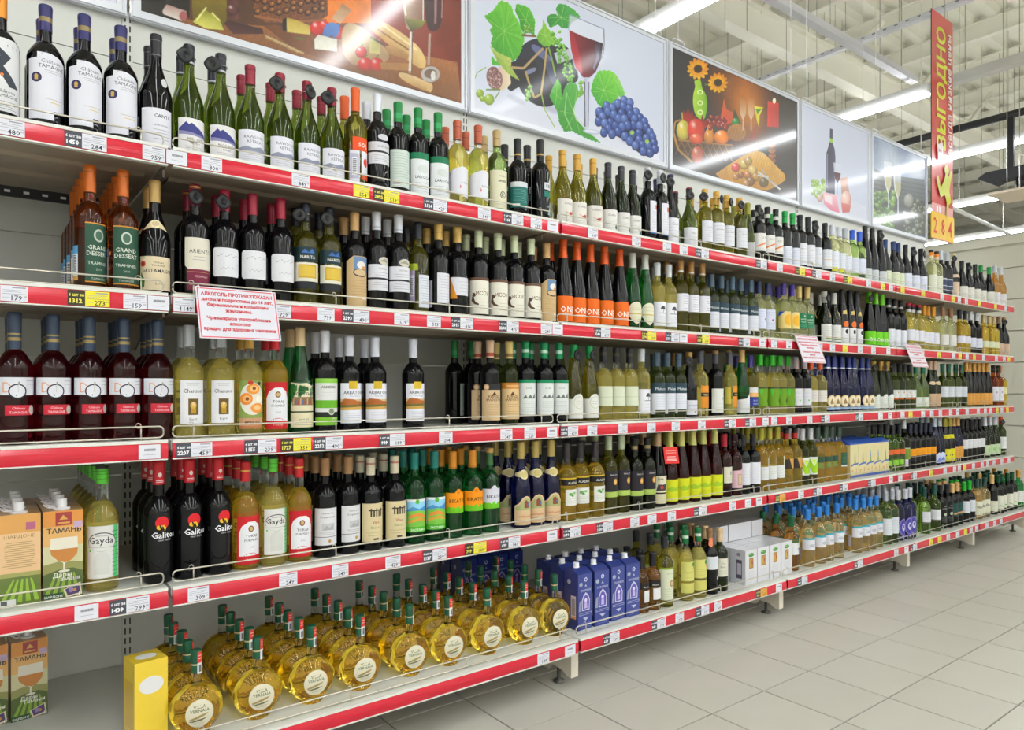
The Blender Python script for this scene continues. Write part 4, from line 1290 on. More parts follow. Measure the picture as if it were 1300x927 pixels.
p('ambs', 'amber sloping bottle, silver capsule, white label', 'burg', 312, 'amb', 'b8bcc4', 56, box_l(82, 14, 104, 'd8d6da') + lines(-28, 32, 24, 94, 5, 'b4b4b8'), R=37)
# ---- second shelf
p('dess', 'amber dessert bottle, orange capsule, dark green label', 'bord2', 320, 'dam', 'd06a20', 68,
  [R(-36, 24, 38, 168, '2c5240'), R(-36, 168, 38, 171, 'd8902c'), R(-36, 21, 38, 24, 'd8902c'), E(-4, 140, 13, 16, 'b8c0b4'), E(-4, 140, 9, 12, '4a6a58'), T('GRAND', -4, 104, 15, 'd4d8cc', .01), T('DESSERT', -4, 89, 15, 'd4d8cc', .01), T('TRAMINER', -4, 66, 11, 'd4d8cc'), T('2010', -4, 52, 8, 'c0c8bc'),
   T('Château', -4, 37, 8, 'c0c8bc'), T('TAMAGNE', -4, 28, 8, 'c0c8bc'), R(-80, 26, -54, 112, 'd8dce4'), R(-80, 92, -54, 112, '5aa0d0'), R(-80, 26, -54, 36, 'd8a050')] + [R(-74, 42 + 4 * i, -60, 44 + 4 * i, '444') for i in range(12)], R=36, bands=[(302, 304, '984a12')])
p('gest', 'dark sloping bottle, gold capsule, cream label with red flower', 'burg', 308, 'blk', 'c4a060', 58,
  box_l(90, 14, 102, 'd8c8a8') + [T('Château', 6, 84, 8), T('TAMAGNE', 6, 76, 7), T('GESTAMAGNE', 6, 60, 13, '222', .01), T('2011', 6, 28, 9), E(-34, 82, 8, 8, 'b8402c'), E(-34, 82, 4, 4, '7a1c1c'), G([(-42, 20), (-30, 20), (-28, 40), (-40, 60)], '4a7a34')], R=38.3,
  neck=[G([(-34, 172), (-12, 196), (12, 196), (34, 172), (12, 178), (-12, 178)], 'd8c49a'), E(0, 190, 13, 11, 'e0d4b0'), E(0, 190, 9, 7, 'c8b48c')])
p('arie', 'dark bottle, red gold capsule, cream label over maroon block', 'bord', 314, 'blk', '7c1c34', 58,
  [G([(-40, 88), (-30, 78), (40, 78), (44, 88), (44, 150), (34, 164), (-40, 164)], 'dcd6c6'), R(-34, 22, 42, 78, '7a2440'), T('ARIENZO', 4, 122, 15, '444'), R(-34, 70, 42, 71, 'c8a860'), T('CRIANZA', 6, 56, 9, 'd8b8b0'), T('2010', 6, 38, 7, 'd8b8b0')] + lines(-24, 30, 100, 116, 2, '999'), bands=[(304, 308, 'c89a3c')])
p('scri', 'dark bottle, red capsule, white clipped corner script label', 'bord', 313, 'blk', '9c2038', 60,
  [G([(-36, 66), (36, 66), (42, 72), (42, 140), (36, 146), (-36, 146), (-42, 140), (-42, 72)], 'dcdce2')] + [R(-26 + 7 * i, 122 + (i % 3) * 3, -21 + 7 * i, 123.2 + (i % 3) * 3, '667') for i in range(8)] + [R(-18 + 6 * i, 88 + (i % 2) * 3, -13 + 6 * i, 89 + (i % 2) * 3, '778') for i in range(7)], bands=[(300, 302, '701428')])
p('gold', 'olive bottle, black capsule, gold square above black band', 'bord', 312, 'olv', '20222c', 54,
  [R(-44, 52, 44, 74, '22242a'), R(-44, 74, 44, 130, 'dcd8c8'), R(-26, 84, 32, 124, 'c8a02c'), R(-22, 88, 28, 120, 'd8b848'), R(-44, 134, 44, 176, '1c3438'), T('NARITA', 4, 142, 13, 'e4e4dc', .01), G([(-16, 158), (-6, 170), (6, 160), (16, 172), (26, 158)], '3c6ab0')], bands=[(290, 296, '2c3450')])
p('kraf', 'dark bottle, tan capsule, long kraft label with picture', 'bord', 308, 'blk', 'c49a64', 56,
  [G([(-44, 12), (44, 12), (44, 168), (-20, 168), (-44, 150)], 'c8aa7c'), R(-20, 118, 40, 166, '6a88b0'), E(6, 140, 16, 12, 'e0dcd8'), E(14, 132, 7, 6, 'd89a3c'), E(4, 116, 26, 13, '3a3430'), E(4, 117, 23, 10, 'd0b68c'), R(8, 34, 34, 38, 'e8e0d0')] + lines(-30, 30, 44, 96, 6, 'b08c60'))
p('pane', 'dark bottle, white capsule, double panel white label', 'bord', 322, 'blk', 'd6d8e0', 58,
  [R(-44, 108, 44, 150, 'd8d8e0'), R(-44, 68, 44, 102, 'd4d4dc'), E(14, 162, 22, 13, 'c8c4b4'), G([(-6, 160), (14, 170), (34, 158)], '9c9888'), T('CHÂTEAU', 8, 134, 8, '666'), R(-44, 103, 44, 106, '2c2c34')] + lines(-30, 34, 74, 96, 3, '999') + lines(-26, 32, 112, 128, 2, '999'), bands=[(270, 276, 'b4b8c4')])
p('bark', 'olive bottle, black capsule, barcode and white back label', 'bord', 311, 'olv', '20222a', 54,
  [R(-44, 40, -18, 160, 'b8a8c8'), R(-40, 60, -22, 130, 'e4e4ec')] + [R(-38, 66 + 4 * i, -24, 68 + 4 * i, '444') for i in range(14)] + [R(-4, 24, 44, 132, 'd4d8e0')] + lines(2, 40, 32, 126, 11, '99a') + [R(-44, 146, -8, 168, 'a8b830')])
p('plai', 'dark bottle, gold capsule, plain white back label', 'bord', 316, 'blk', 'd0aa5c', 54, [R(-22, 44, 44, 146, 'd8d8e0'), R(-70, 30, -40, 120, 'c8c0d8')] + lines(-16, 38, 52, 140, 9, 'a8a8b4'), bands=[(286, 288, 'a87c30')])
p('flag', 'dark bottle, gold capsule, white label with orange flag', 'bord', 316, 'blk', 'd0aa5c', 54, box_l(84, 76, 138, 'd8d8e0') + [G([(-44, 64), (-16, 64), (-44, 140)], 'd88a1c')] + lines(-14, 36, 84, 128, 4, 'a8a8b4'), bands=[(286, 288, 'a87c30')])
p('hcoy', 'dark bottle, pale green capsule, cream label with brown strip', 'bord', 316, 'blk', 'ccd4b0', 60,
  box_l(90, 18, 136, 'e2ded0') + [R(-45, 136, 45, 146, '6a4c3c'), T('ИСОУ', 8, 84, 19, '6a4a34', .01), G([(-36, 64), (-24, 52), (-8, 48), (-8, 54), (-20, 60), (-26, 74), (-22, 92), (-30, 92)], '5a4034'), E(-24, 84, 5, 6, '5a4034'), T('2011', 14, 104, 6, '987')] + lines(-6, 36, 30, 66, 3, 'b0a890'), bands=[(300, 302, 'a0aa84')])
p('oneo', 'tall dark bottle, orange capsule, bright orange label', 'flute', 334, 'blk', 'e05a1a', 72,
  box_l(88, 14, 112, 'e86a14') + [T('ONE', 2, 50, 32, 'f4ece4', .012), R(-26, 42, 30, 44, 'f0d8c4')], R=37, bands=[(310, 312, 'b84410')])
p('oval', 'tall green bottle, white capsule, cream round bottomed label', 'flute', 326, 'brg', 'ccd0c8', 62,
  [E(4, 78, 38, 40, 'dcdcc0'), G([(-30, 70), (38, 70), (26, 40), (4, 22), (-18, 40)], 'd8d8bc'), R(-28, 66, 36, 70, 'c8b048')] + lines(-20, 30, 80, 104, 3, 'b4b49a'), R=37)
p('tree', 'pale bottle, white cap, white label with black tree', 'bord', 303, 'yel', 'd8dae0', 56,
  box_l(78, 26, 130, 'e2e2ea') + [E(8, 106, 11, 8, '444'), E(0, 102, 6, 5, '444'), E(17, 101, 6, 5, '444'), R(7, 84, 9.4, 102, '444'), R(-12, 80, 28, 83, '777')] + lines(-14, 30, 36, 70, 5, 'b8b8c0'))
p('tanw', 'brown green bottle, tan capsule, tall white column label', 'bord', 332, 'olv', 'b4844c', 58, box_l(86, 100, 178, 'dcdce4') + lines(-10, 20, 106, 172, 6, '99a', .9), bands=[(278, 284, 'd4d4d4')])
p('slat', 'green bottle, slate blue cap, slate over white label', 'bord', 290, 'grn', '4a5e70', 60,
  [R(-42, 112, 42, 158, '2e4450'), T('Melusine', 8, 126, 17, 'e4e8ec'), R(-42, 40, 42, 112, 'd8dae4'), R(-42, 22, -22, 44, 'd8dae4')] + lines(-28, 32, 50, 104, 5, 'b8bcc8'), bands=[(262, 264, '34485a')])
p('nvwh', 'pale bottle, navy cap, white label with small red dot', 'bord', 290, 'pal', '2a3458', 60, box_l(88, 52, 152, 'd4d8ec') + [E(10, 100, 5, 5, 'c0403c')] + lines(-28, 34, 110, 144, 3, 'b0b4cc') + lines(-28, 34, 60, 90, 3, 'b0b4cc'))
p('suny', 'pale bottle, violet cap, yellow sun and blue label', 'bord', 298, 'pal', '4a3c98', 58, box_l(88, 66, 152, 'e0c880') + [E(14, 108, 28, 30, 'e8b030'), G([(-44, 126), (-10, 152), (-44, 152)], '2c58b8')])
p('grla', 'pale bottle, cream gold cap, dark green lettered label', 'bord', 298, 'pal', 'd8bc78', 60, box_l(88, 74, 152, '1c7a54') + [T('GARDEN', 4, 118, 10, 'd4dcc4'), T('VALLEY', 4, 104, 10, 'd4dcc4'), E(10, 138, 5, 4, 'd8d0a0')] + lines(-28, 34, 80, 98, 3, '6aa88a'))
p('tric', 'dark green sloping bottle, white capsule, white label with green stripe', 'burg', 292, 'dgr', 'd0d0cc', 62, box_l(92, 16, 110, 'd8d8d4') + [R(-20, 26, 46, 32, '1c7a3c'), R(-20, 33, 46, 36, 'd0b03c')] + lines(-34, 34, 50, 100, 5, 'b4b4b4'), R=37.8,
  neck=[G([(8, 180), (18, 150), (28, 152), (16, 186)], 'c8a450')])
p('orci', 'tall black bottle, black cap, orange disc over white label', 'flute', 320, 'blk', '1a1a1e', 84, [R(-26, 14, 34, 100, 'dcdce0'), E(6, 78, 10, 13, '222'), E(4, 120, 18, 18, 'e0702c'), R(-26, 100, 34, 104, '333')] + lines(-16, 28, 20, 56, 4, 'aaa'), R=37, neck=[G([(-14, 176), (14, 176), (16, 200), (-10, 196)], 'c8b060')])
p('lime', 'tall dark bottle, lime green capsule, lime label', 'flute', 328, 'blk', '6cc41c', 66, box_l(90, 14, 96, '6cc814') + [T('ON', 2, 36, 32, 'e8f4dc', .01)], R=37)
p('wlow', 'black bottle, black cap, tall white low label', 'bord', 312, 'blk', '1c1c20', 56, box_l(84, 16, 120, 'd8dae4') + lines(-28, 34, 26, 110, 8, 'b4b8c4'), bands=[(250, 270, 'b4b4b0')])
p('redc', 'pale green bottle, red capped black neck, white label', 'bord', 300, 'yel', '2a2028', 56, box_l(90, 60, 130, 'd8d8e2') + lines(-28, 34, 70, 124, 5, 'b4b8c4'), bands=[(284, 302, 'b8203c'), (244, 262, 'd0d0d0')])
p('orgc', 'pale green bottle, orange gold capsule, white label', 'bord', 302, 'yel', 'dc9428', 62, box_l(90, 52, 126, 'd6d6e4') + lines(-28, 34, 62, 118, 5, 'b4b8c4'))
p('brnc', 'pale bottle, brown pink capsule, cream label', 'bord', 310, 'pal', 'a87858', 58, box_l(88, 50, 122, 'd6d4d0') + lines(-28, 34, 60, 114, 5, 'b4b4b0'))
p('nvam', 'amber bottle, navy capsule, white band label', 'bord', 309, 'gol', '24283c', 62, box_l(88, 74, 124, 'd4d4e4') + [R(-44, 126, 44, 130, '6a4a2c')])
p('whtc', 'dark bottle, white capsule, white label', 'bord', 311, 'blk', 'd0d4de', 60, box_l(86, 50, 120, 'd4d8e8') + lines(-28, 34, 58, 112, 5, 'b4b8cc'))
p('crmc', 'amber bottle, cream capsule, pale green label', 'bord', 304, 'gol', 'd8c090', 60, box_l(88, 60, 108, 'd0d4b4'))
p('dktg', 'dark bottle, tan tagged cap, pinkish kraft label', 'burg', 310, 'blk', 'b48c6c', 54, box_l(88, 14, 100, 'c8a890'), R=37)
# ---- middle shelf
p('dj', 'dark rose bottle, silvery neck, white band and small red label', 'bord2', 316, 'ros', '39465c', 88,
  [R(-48, 118, 48, 160, 'dadae2'), T('D', -20, 124, 36, 'd8a890'), T('J', 0, 124, 38, '998'), E(0, 127, 19, 18, '22283c', 24), E(0, 127, 16, 15, 'dadae2', 24), R(-26, 70, 36, 94, 'c8283c'), T('Château', 2, 84, 8, 'f0d8dc'), T('TAMAGNE', 2, 74, 8, 'f0d8dc'), E(34, 82, 9, 11, 'c4c0b8')] + lines(18, 44, 140, 156, 2, '999'),
  R=38, bands=[(248, 256, 'a08c58'), (262, 266, 'a08c58')])
p('chan', 'yellow bottle, silver capsule, white label with golden picture', 'bord2', 306, 'yel', 'b4b8be', 58,
  box_l(68, 38, 156, 'e4e4e8') + [T('Chanson', 0, 122, 15, '333', .008), R(-13, 62, 14, 106, '6a5428'), E(0, 88, 8, 10, 'd0a848'), E(0, 92, 4, 5, 'e0c08c'), R(-6, 66, 7, 80, 'b8902c'), T('Esprit', 0, 48, 9, '444')] + lines(-20, 20, 140, 150, 2, 'b0b0b4'), R=37, fill=.74)
p('apri', 'yellow bottle, gold capsule, label painted with halved apricots', 'bord2', 306, 'yel', 'c09440', 58,
  box_l(76, 20, 156, 'c89874') + [R(-38, 50, 38, 156, '8ca050'), E(0, 104, 36, 46, 'e0dcd0'), E(2, 132, 20, 15, 'e8963c'), E(4, 133, 12, 9, 'f2c07c'), E(4, 134, 5, 5, '8c4a24'), E(-18, 104, 18, 17, 'e88a34'), E(-16, 104, 11, 10, 'f0b46c'), E(-15, 104, 5, 5, '8c4a24'), E(14, 78, 20, 14, 'ec9440'), E(14, 79, 12, 8, 'f4c484'), E(-6, 150, 8, 6, 'c83c2c'), E(20, 148, 6, 5, '3a2a34'), E(20, 104, 10, 10, 'f0ece0'), T('APRICOT', 0, 34, 11, '3a2418', .02), R(-38, 20, 38, 28, 'c07a50')], R=37, fill=.74)
p('toka', 'golden bottle, red cap, white label arched in red', 'bord2', 304, 'gol', 'c8242c', 56,
  [R(-2 - 38, 16, 40, 152, 'c8222a'), G([(-34, 40), (-34, 104), (-26, 124), (-8, 136), (12, 136), (28, 124), (34, 104), (34, 40)], 'e4e4ea'), E(0, 116, 8, 9, '7a4a34'), E(0, 116, 5, 6, 'c8a870'), T('TOKAJI', 2, 92, 11, '333', .01), T('FURMINT', 2, 80, 10, '333'), E(0, 32, 24, 16, 'c8222a'), R(-30, 40, 30, 46, 'e4e4ea'), T('2012', 2, 62, 7, '666'), T('TOKAJI', 0, 26, 9, 'e8c8b8')], R=37, bands=[(276, 280, 'd8b050')], fill=.74)
p('mona', 'vivid green long necked bottle, cream cap, cream label', 'flute', 316, 'brg', 'd4b88c', 56,
  [G([(-42, 66), (42, 66), (42, 146), (28, 142), (10, 150), (-14, 148), (-42, 152)], 'dcd4b4'), R(-42, 18, 42, 62, 'dcd4b0'), T('ДОЧЬ', 0, 128, 11, '3c3a34', .02), T('МОНАСТЫРЯ', 0, 114, 10, '3c3a34', .02), R(-36, 84, 36, 108, '8c6a4c')] + [R(-34 + 7 * i, 86, -30 + 7 * i, 104 - (i % 3) * 4, ['c8a878', '5a6a9c', 'b04a3c'][i % 3]) for i in range(10)] + [T('pinot gris', 0, 40, 8, '555')] + lines(-30, 30, 22, 36, 2, '998'), R=37.8)
p('arme', 'dark bottle, white capsule, white and lime green banded label', 'bord', 310, 'blk', 'd2d2dc', 66,
  box_l(90, 22, 164, 'dcdcdc') + [R(-45, 74, 45, 98, '6ab02c'), R(-45, 22, 45, 46, '7cbc34'), R(-45, 46, 45, 62, '22281e'), R(-45, 150, 45, 164, '8cc84c'), T('ARMENIA', 0, 134, 11, '3c4438', .02), E(8, 64, 11, 11, 'c8ccc0'), E(8, 64, 8, 8, '7a8a6c')] + lines(-26, 26, 100, 126, 3, 'c0c4b8'))
p('arba', 'dark bottle, white capsule, white label with autumn landscape', 'bord', 297, 'blk', 'd0d2de', 62,
  box_l(88, 26, 150, 'e0e0ea') + [R(-16, 132, 12, 156, 'd0b02c'), T('ARBATONI', 2, 116, 14, '333', .01), R(-44, 66, 44, 100, 'c8b890'), G([(-44, 88), (-30, 102), (-4, 100), (14, 94), (44, 92), (44, 82), (-44, 80)], 'b0642c'), G([(-44, 82), (44, 84), (44, 76), (-44, 74)], '6a6c3c'), G([(-44, 74), (44, 78), (20, 68), (-44, 66)], 'd0a050')] + [T('Pinot Grigio', 2, 108, 6, '777')] + lines(-30, 34, 32, 60, 4, 'b4b4c4'))
p('king', 'dark bottle, pinkish cork capsule, kraft label with dark strip', 'bord', 306, 'blk', 'd2b094', 62,
  [R(-44, 20, 40, 128, 'd2b48c'), R(-36, 128, 44, 150, '26282c'), E(-24, 138, 11, 11, 'c89a6c'), E(-24, 138, 7, 7, 'e0c8a8'), T('КИНДЗ', 6, 100, 13, '5a3c24', .02), T('МАРАУЛИ', 6, 88, 12, '5a3c24', .02), G([(-2, 112), (6, 122), (14, 112), (12, 108), (0, 108)], '5a3c24')] + lines(-24, 30, 28, 80, 6, 'a8885c'), bands=[(250, 262, 'a8402c')])
p('kino', 'green bottle, yellow capsule, kraft label with orange strip', 'bord', 306, 'grn', 'd8c078', 62,
  box_l(92, 22, 132, 'd8b888') + [R(-46, 132, 46, 154, 'c8822c'), T('ЦИНАНДАЛИ', 6, 139, 9, 'f0dcb0', .01), T('КИНДЗ', 2, 100, 13, '5a3c24', .02), T('МАРАУЛИ', 2, 88, 12, '5a3c24', .02), G([(-8, 112), (0, 122), (8, 112), (6, 108), (-6, 108)], '5a3c24')] + lines(-24, 30, 28, 80, 6, 'a8885c'), bands=[(250, 262, '8c6a3c')])
p('roch', 'dark bottle, emerald capsule, white label with green top line', 'bord', 309, 'blk', '128a54', 62,
  box_l(90, 36, 154, 'd8dcda') + [R(-45, 154, 45, 166, '148a5c'), G([(-24, 96), (-10, 110), (-4, 98), (8, 112), (16, 98), (30, 116), (34, 96)], '6a7470'), T('ROCHE', 2, 132, 7, '555')] + lines(-30, 34, 44, 88, 6, 'b4bcb8'), bands=[(268, 280, 'b8d8c8')])
p('circ', 'olive long necked bottle, green cap, white label with ring', 'flute', 305, 'olv', '1c9a54', 50, [R(-44, 16, 44, 92, 'dcdcd4'), E(12, 82, 28, 30, 'dcdcd4'), E(12, 78, 23, 24, 'a8b888'), E(12, 78, 21.5, 22.5, 'dcdcd4')] + lines(-6, 30, 68, 88, 2, 'b0b4a8'), R=37)
p('plbl', 'yellow bottle, black cap, pale green two part label', 'bord2', 302, 'yel', '26242a', 62, box_l(88, 62, 142, 'd2d8c0') + [R(-44, 98, 44, 99.4, 'a8b098'), R(-44, 78, 44, 79, 'b8c0a8')], bands=[(268, 280, '4a4238')], fill=.76)
p('gdtg', 'dark long necked bottle, gold capsule, white label', 'burg', 297, 'blk', 'd0a458', 60, box_l(86, 14, 80, 'd8d8e0') + [T('BLANCHE', 4, 52, 12, '667'), E(8, 26, 4, 4, 'c0503c')] + lines(-26, 30, 34, 48, 2, 'b4b4c0'), R=37)
p('orlb', 'yellow bottle, grey cap, orange label with dark bar', 'bord2', 306, 'yel', '5a5a66', 58, [R(-12, 44, 44, 146, 'd88a24'), R(-12, 96, 44, 114, '2c2820'), T('TERRA', 16, 100, 11, 'e8c890', .01)] + lines(-6, 38, 118, 142, 3, 'f0b060') + [R(-50, 60, -20, 140, 'c8b848')])
p('whdk', 'dark bottle, grey cap with tan top, white label', 'bord', 310, 'blk', '4c4c58', 60, box_l(86, 20, 132, 'd8dad4') + [G([(6, 88), (22, 96), (20, 76)], 'b4b8b4')] + lines(10, 38, 104, 122, 3, 'b4a8a8') + lines(-20, 30, 30, 66, 4, 'c0c0bc'), bands=[(296, 312, 'b08c54')])
p('diag', 'deep green long necked bottle, tan capsule, diagonal white label', 'flute', 322, 'brg', 'd4ac6c', 62, [G([(-42, 16), (42, 16), (42, 116), (10, 84), (-42, 76)], 'd8dadc')] + lines(-30, 34, 24, 70, 5, 'b4b8bc'), R=37)
p('stkb', 'green bottle, violet cap, stacked white, orange and blue label', 'bord', 296, 'olv', '3c3480', 58, [R(-38, 112, 44, 138, 'd8d8d8'), R(-38, 92, 44, 112, 'e0a868'), R(-38, 46, 44, 90, '2c3c94'), T('BOSCO', 6, 70, 11, 'c8d0e8'), T('BIANCO', 6, 54, 10, 'c8d0e8')])
p('lgre', 'pale yellow green bottle, bright green cap, green patterned label', 'bord2', 302, 'yel', '38b82c', 52, [G([(-44, 44), (44, 44), (44, 130), (-44, 140)], '6a9a1c'), G([(-30, 130), (-18, 90), (-10, 128)], '4cc03c'), G([(14, 70), (30, 96), (36, 66), (24, 54)], '3c4a1c'), R(-44, 132, 44, 138, '3c3c2c')], fill=.74)
p('lilc', 'dark bottle, lilac white capsule, narrow white label', 'bord', 298, 'blk', 'c4b8c0', 60, [R(-28, 44, 36, 132, 'd8d8de'), E(8, 70, 5, 5, '6ac06a')] + lines(-18, 28, 84, 124, 4, 'a8acb8'))
p('orpw', 'pale yellow bottle, orange red capsule, off white label', 'bord2', 290, 'yel', 'e05a2c', 54, box_l(84, 62, 124, 'dcd6d0') + lines(-26, 30, 70, 118, 5, 'b8b4b0'), fill=.74)
p('blrz', 'deep blue long necked bottle, blue capsule, round golden label', 'flute', 315, 'blu', '28347c', 70, [E(6, 62, 30, 34, 'd8c084'), E(6, 62, 24, 28, 'e8dcc0'), G([(-6, 56), (4, 78), (16, 60), (20, 48), (-4, 46)], '9c7a4c'), R(-44, 14, 44, 28, '9cb4d4')], R=37, bands=[(238, 252, 'c8ccd4')])
p('whrz', 'dark green long necked bottle, gold cap, arched white label', 'flute', 298, 'dgr', 'c8a050', 56, [R(-44, 14, 44, 84, 'd6dad2'), E(6, 84, 20, 14, 'd6dad2')] + lines(-26, 32, 24, 74, 5, 'b8bcb4'), R=37)
p('owht', 'green bottle, dark cap, white label over orange strip', 'bord', 288, 'grn', '2a2a30', 56, [R(-44, 76, 44, 124, 'dadad8'), R(-44, 64, 10, 74, 'd86a24'), E(12, 108, 5, 7, 'a88c50')] + lines(-28, 32, 82, 98, 2, 'b8b8b4'))
p('gcap', 'light green sloping bottle, emerald cap, white label', 'burg', 284, 'lgn', '147a54', 56, box_l(86, 14, 76, 'd6dcd0') + lines(-26, 32, 24, 68, 4, 'b4bcb0'), R=37)
p('pink', 'dark green sloping bottle, pinkish cap, kraft pink label', 'burg', 315, 'dgr', 'd4b098', 58, box_l(92, 12, 98, 'c4a486') + [E(0, 168, 22, 12, 'd4b894')] + lines(-28, 32, 24, 84, 5, 'a88a70'), R=38.5)
p('grwh', 'green bottle, mixed cap, grey white label', 'bord', 302, 'grn', '2c6a54', 60, box_l(84, 74, 146, 'd0d4dc') + lines(-26, 32, 84, 138, 5, 'b0b4bc'))
p('korz', 'dark long necked bottle, orange tan capsule, orange kraft label', 'flute', 320, 'blk', 'd49c4c', 66, box_l(90, 14, 98, 'd89c48') + lines(-26, 32, 24, 86, 5, 'b87c30'), R=37)
p('dkbr', 'brown bottle, dark tagged cap, white label with crest', 'bord', 309, 'dam', '2c2420', 56, box_l(86, 40, 146, 'd8d8e0') + [E(6, 104, 7, 10, 'a89ab0')] + lines(-26, 32, 50, 84, 4, 'b4b4c0'))
p('yelo', 'golden yellow bottle, pinkish cap, pale label', 'bord2', 306, 'gol', 'd4ac8c', 56, box_l(80, 90, 140, 'dcd4a0') + lines(-26, 32, 96, 134, 3, 'b8b080'), fill=.76)
# ---- fourth shelf
p('gayd', 'pale golden bottle, lime green cap, white label edged in green', 'bord2', 316, 'yel', '5cc83a', 46,
  box_l(86, 34, 166, 'd8d8d4') + [R(22, 34, 36, 166, '58c878')] + [R(18, 40 + 10 * i, 40, 41 + 10 * i, '333') for i in range(12)] + [E(-6, 126, 34, 24, '444', 28), E(-6, 125, 32.6, 22.6, 'd8d8d4', 28), R(-43, 104, 18, 120, 'd8d8d4'), T('Gayda', -8, 122, 23, '2a2a2a', .008), T('Chardonnay', -6, 140, 6, '444'), R(-43, 112, 28, 112.8, '888'), E(-34, 104, 2.4, 2.6, '4cc03c'), E(-6, 76, 20, 26, 'cfcfca'), R(-24, 44, 12, 60, 'cccdc6')],
  R=37.4, bands=[(308, 316, '3a3a34'), (282, 283, '246a1c'), (294, 295, '246a1c'), (302, 303, '246a1c')], fill=.72)
p('gali', 'black bottle, red capsule, red sun and yellow bird print', 'bord2', 320, 'blk', 'c8202c', 62,
  [E(6, 160, 17, 17, 'd8232c'), E(0, 148, 8, 6, 'e8c424'), E(8, 144, 7, 5, 'e8c424'), G([(-2, 156), (8, 150), (14, 138), (2, 140)], '1a1a1a'), G([(2, 152), (12, 142), (16, 146), (10, 154)], 'e8c424'), T('Galitos', 12, 120, 23, 'e8e8ec', .014), T('VINO TINTO', 12, 112, 6, 'c8c8cc')], R=37,
  neck=[E(2, 284, 5, 6, 'ecd4d4'), R(-8, 268, 12, 270, 'e8c8c8'), R(-8, 264, 12, 266, 'e8c8c8')])
p('cote', 'dark bottle, copper cap, white label with grey picture', 'bord', 300, 'blk', 'a07850', 54,
  box_l(78, 38, 150, 'd8d8dc') + [T('Château des', 4, 132, 8, '555'), T('Coquereaux', 4, 120, 10, '333'), R(-14, 82, 26, 104, 'c0c0c4'), G([(-10, 84), (0, 98), (10, 90), (22, 100), (22, 84)], 'a8a8ac'), R(-39, 62, 39, 63.5, '444'), E(10, 50, 5, 5, 'b89050')] + lines(-24, 32, 68, 78, 2, '999'))
p('tntk', 'dark bottle, cream capsule, kraft label with posts and red word', 'bord', 293, 'blk', 'd6cdb4', 56,
  box_l(88, 28, 150, 'd6c69c') + [R(-14 + 9 * i, 108, -9 + 9 * i, 134 - (i % 2) * 6, '3a342a') for i in range(5)] + [R(-20, 126, 30, 130, '3a342a'), T('Vino', 4, 86, 13, 'a83028', .01), T('Blanco', 2, 70, 11, '5a8a54'), R(-4, 34, 14, 40, '444')] + lines(-28, 32, 44, 62, 2, 'a89870'), bands=[(270, 276, 'b87868')])
p('land', 'green bottle, teal capsule, painted green valley label', 'bord', 300, 'brg', '1a7c72', 56,
  box_l(88, 40, 148, 'e0e4e4') + [R(-42, 58, 42, 140, '8cc8e8'), G([(-42, 112), (-20, 124), (4, 116), (42, 130), (42, 100), (-42, 100)], '4a90c8'), G([(-42, 108), (0, 112), (42, 104), (42, 58), (-42, 58)], '7cc04c'), G([(-30, 96), (0, 104), (30, 92), (36, 84), (0, 92), (-36, 84)], 'e08c3c'), G([(-36, 78), (6, 88), (40, 76), (40, 70), (0, 78), (-36, 68)], 'd8a03c'), R(-44, 40, 44, 58, '52b02c'), T('ЗАСТАВКА', 0, 44, 10, 'f0f4e8', .02), E(-4, 140, 7, 8, '5ab03c')])
p('bika', 'green bottle, orange capsule, orange label with grassy edge', 'bord', 296, 'brg', 'd88c28', 60,
  [G([(-45, 88), (45, 88), (45, 156), (16, 156), (6, 168), (-2, 168), (-12, 156), (-45, 156)], 'f0940c'), G([(-45, 86)] + [(-45 + 9 * i, 100 + 7 * (i % 2) + (i % 3) * 3) for i in range(11)] + [(45, 86)], '6abc1c'), E(2, 158, 7, 7, 'd87c0c'), T('BIKATOR', 4, 122, 17, '5a3008', .02)], bands=[(236, 242, 'c07818')])
p('bikw', 'green bottle, green and gold cap, white label with grassy edge', 'bord', 299, 'brg', '3c6a3c', 62,
  [G([(-45, 88), (45, 88), (45, 156), (16, 156), (6, 168), (-2, 168), (-12, 156), (-45, 156)], 'd4d4e0'), G([(-45, 86)] + [(-45 + 9 * i, 100 + 7 * (i % 2) + (i % 3) * 3) for i in range(11)] + [(45, 86)], '6abc1c'), T('BIKATOR', 8, 122, 17, '4a4854', .02)], bands=[(282, 302, 'c09a58')])
p('cast', 'cobalt blue sloping bottle, gold capsule, arched castle label', 'burg', 315, 'blu', 'c0a860', 62,
  [G([(-44, 12), (44, 12), (46, 30), (46, 82), (30, 92), (18, 112), (2, 118), (-14, 112), (-28, 92), (-46, 82), (-46, 30)], 'd8b890'), G([(-40, 66), (40, 66), (40, 78), (26, 88), (14, 106), (2, 112), (-10, 106), (-24, 88), (-40, 78)], 'a8b078'), G([(-8, 74), (-8, 96), (0, 104), (8, 98), (14, 74)], '8c4a34'), G([(2, 80), (14, 80), (12, 98)], '5a6aa0'), T('Liebfraumilch', 0, 40, 12, 'b8503c', .005)] + lines(-28, 30, 18, 34, 2, 'b89070'), R=37,
  neck=[E(0, 196, 19, 17, 'd8cc9c'), G([(-40, 200), (-12, 208), (-12, 186), (-40, 190)], 'd0c494'), G([(40, 200), (12, 208), (12, 186), (40, 190)], 'd0c494'), E(0, 196, 14, 12, 'c8b878')])
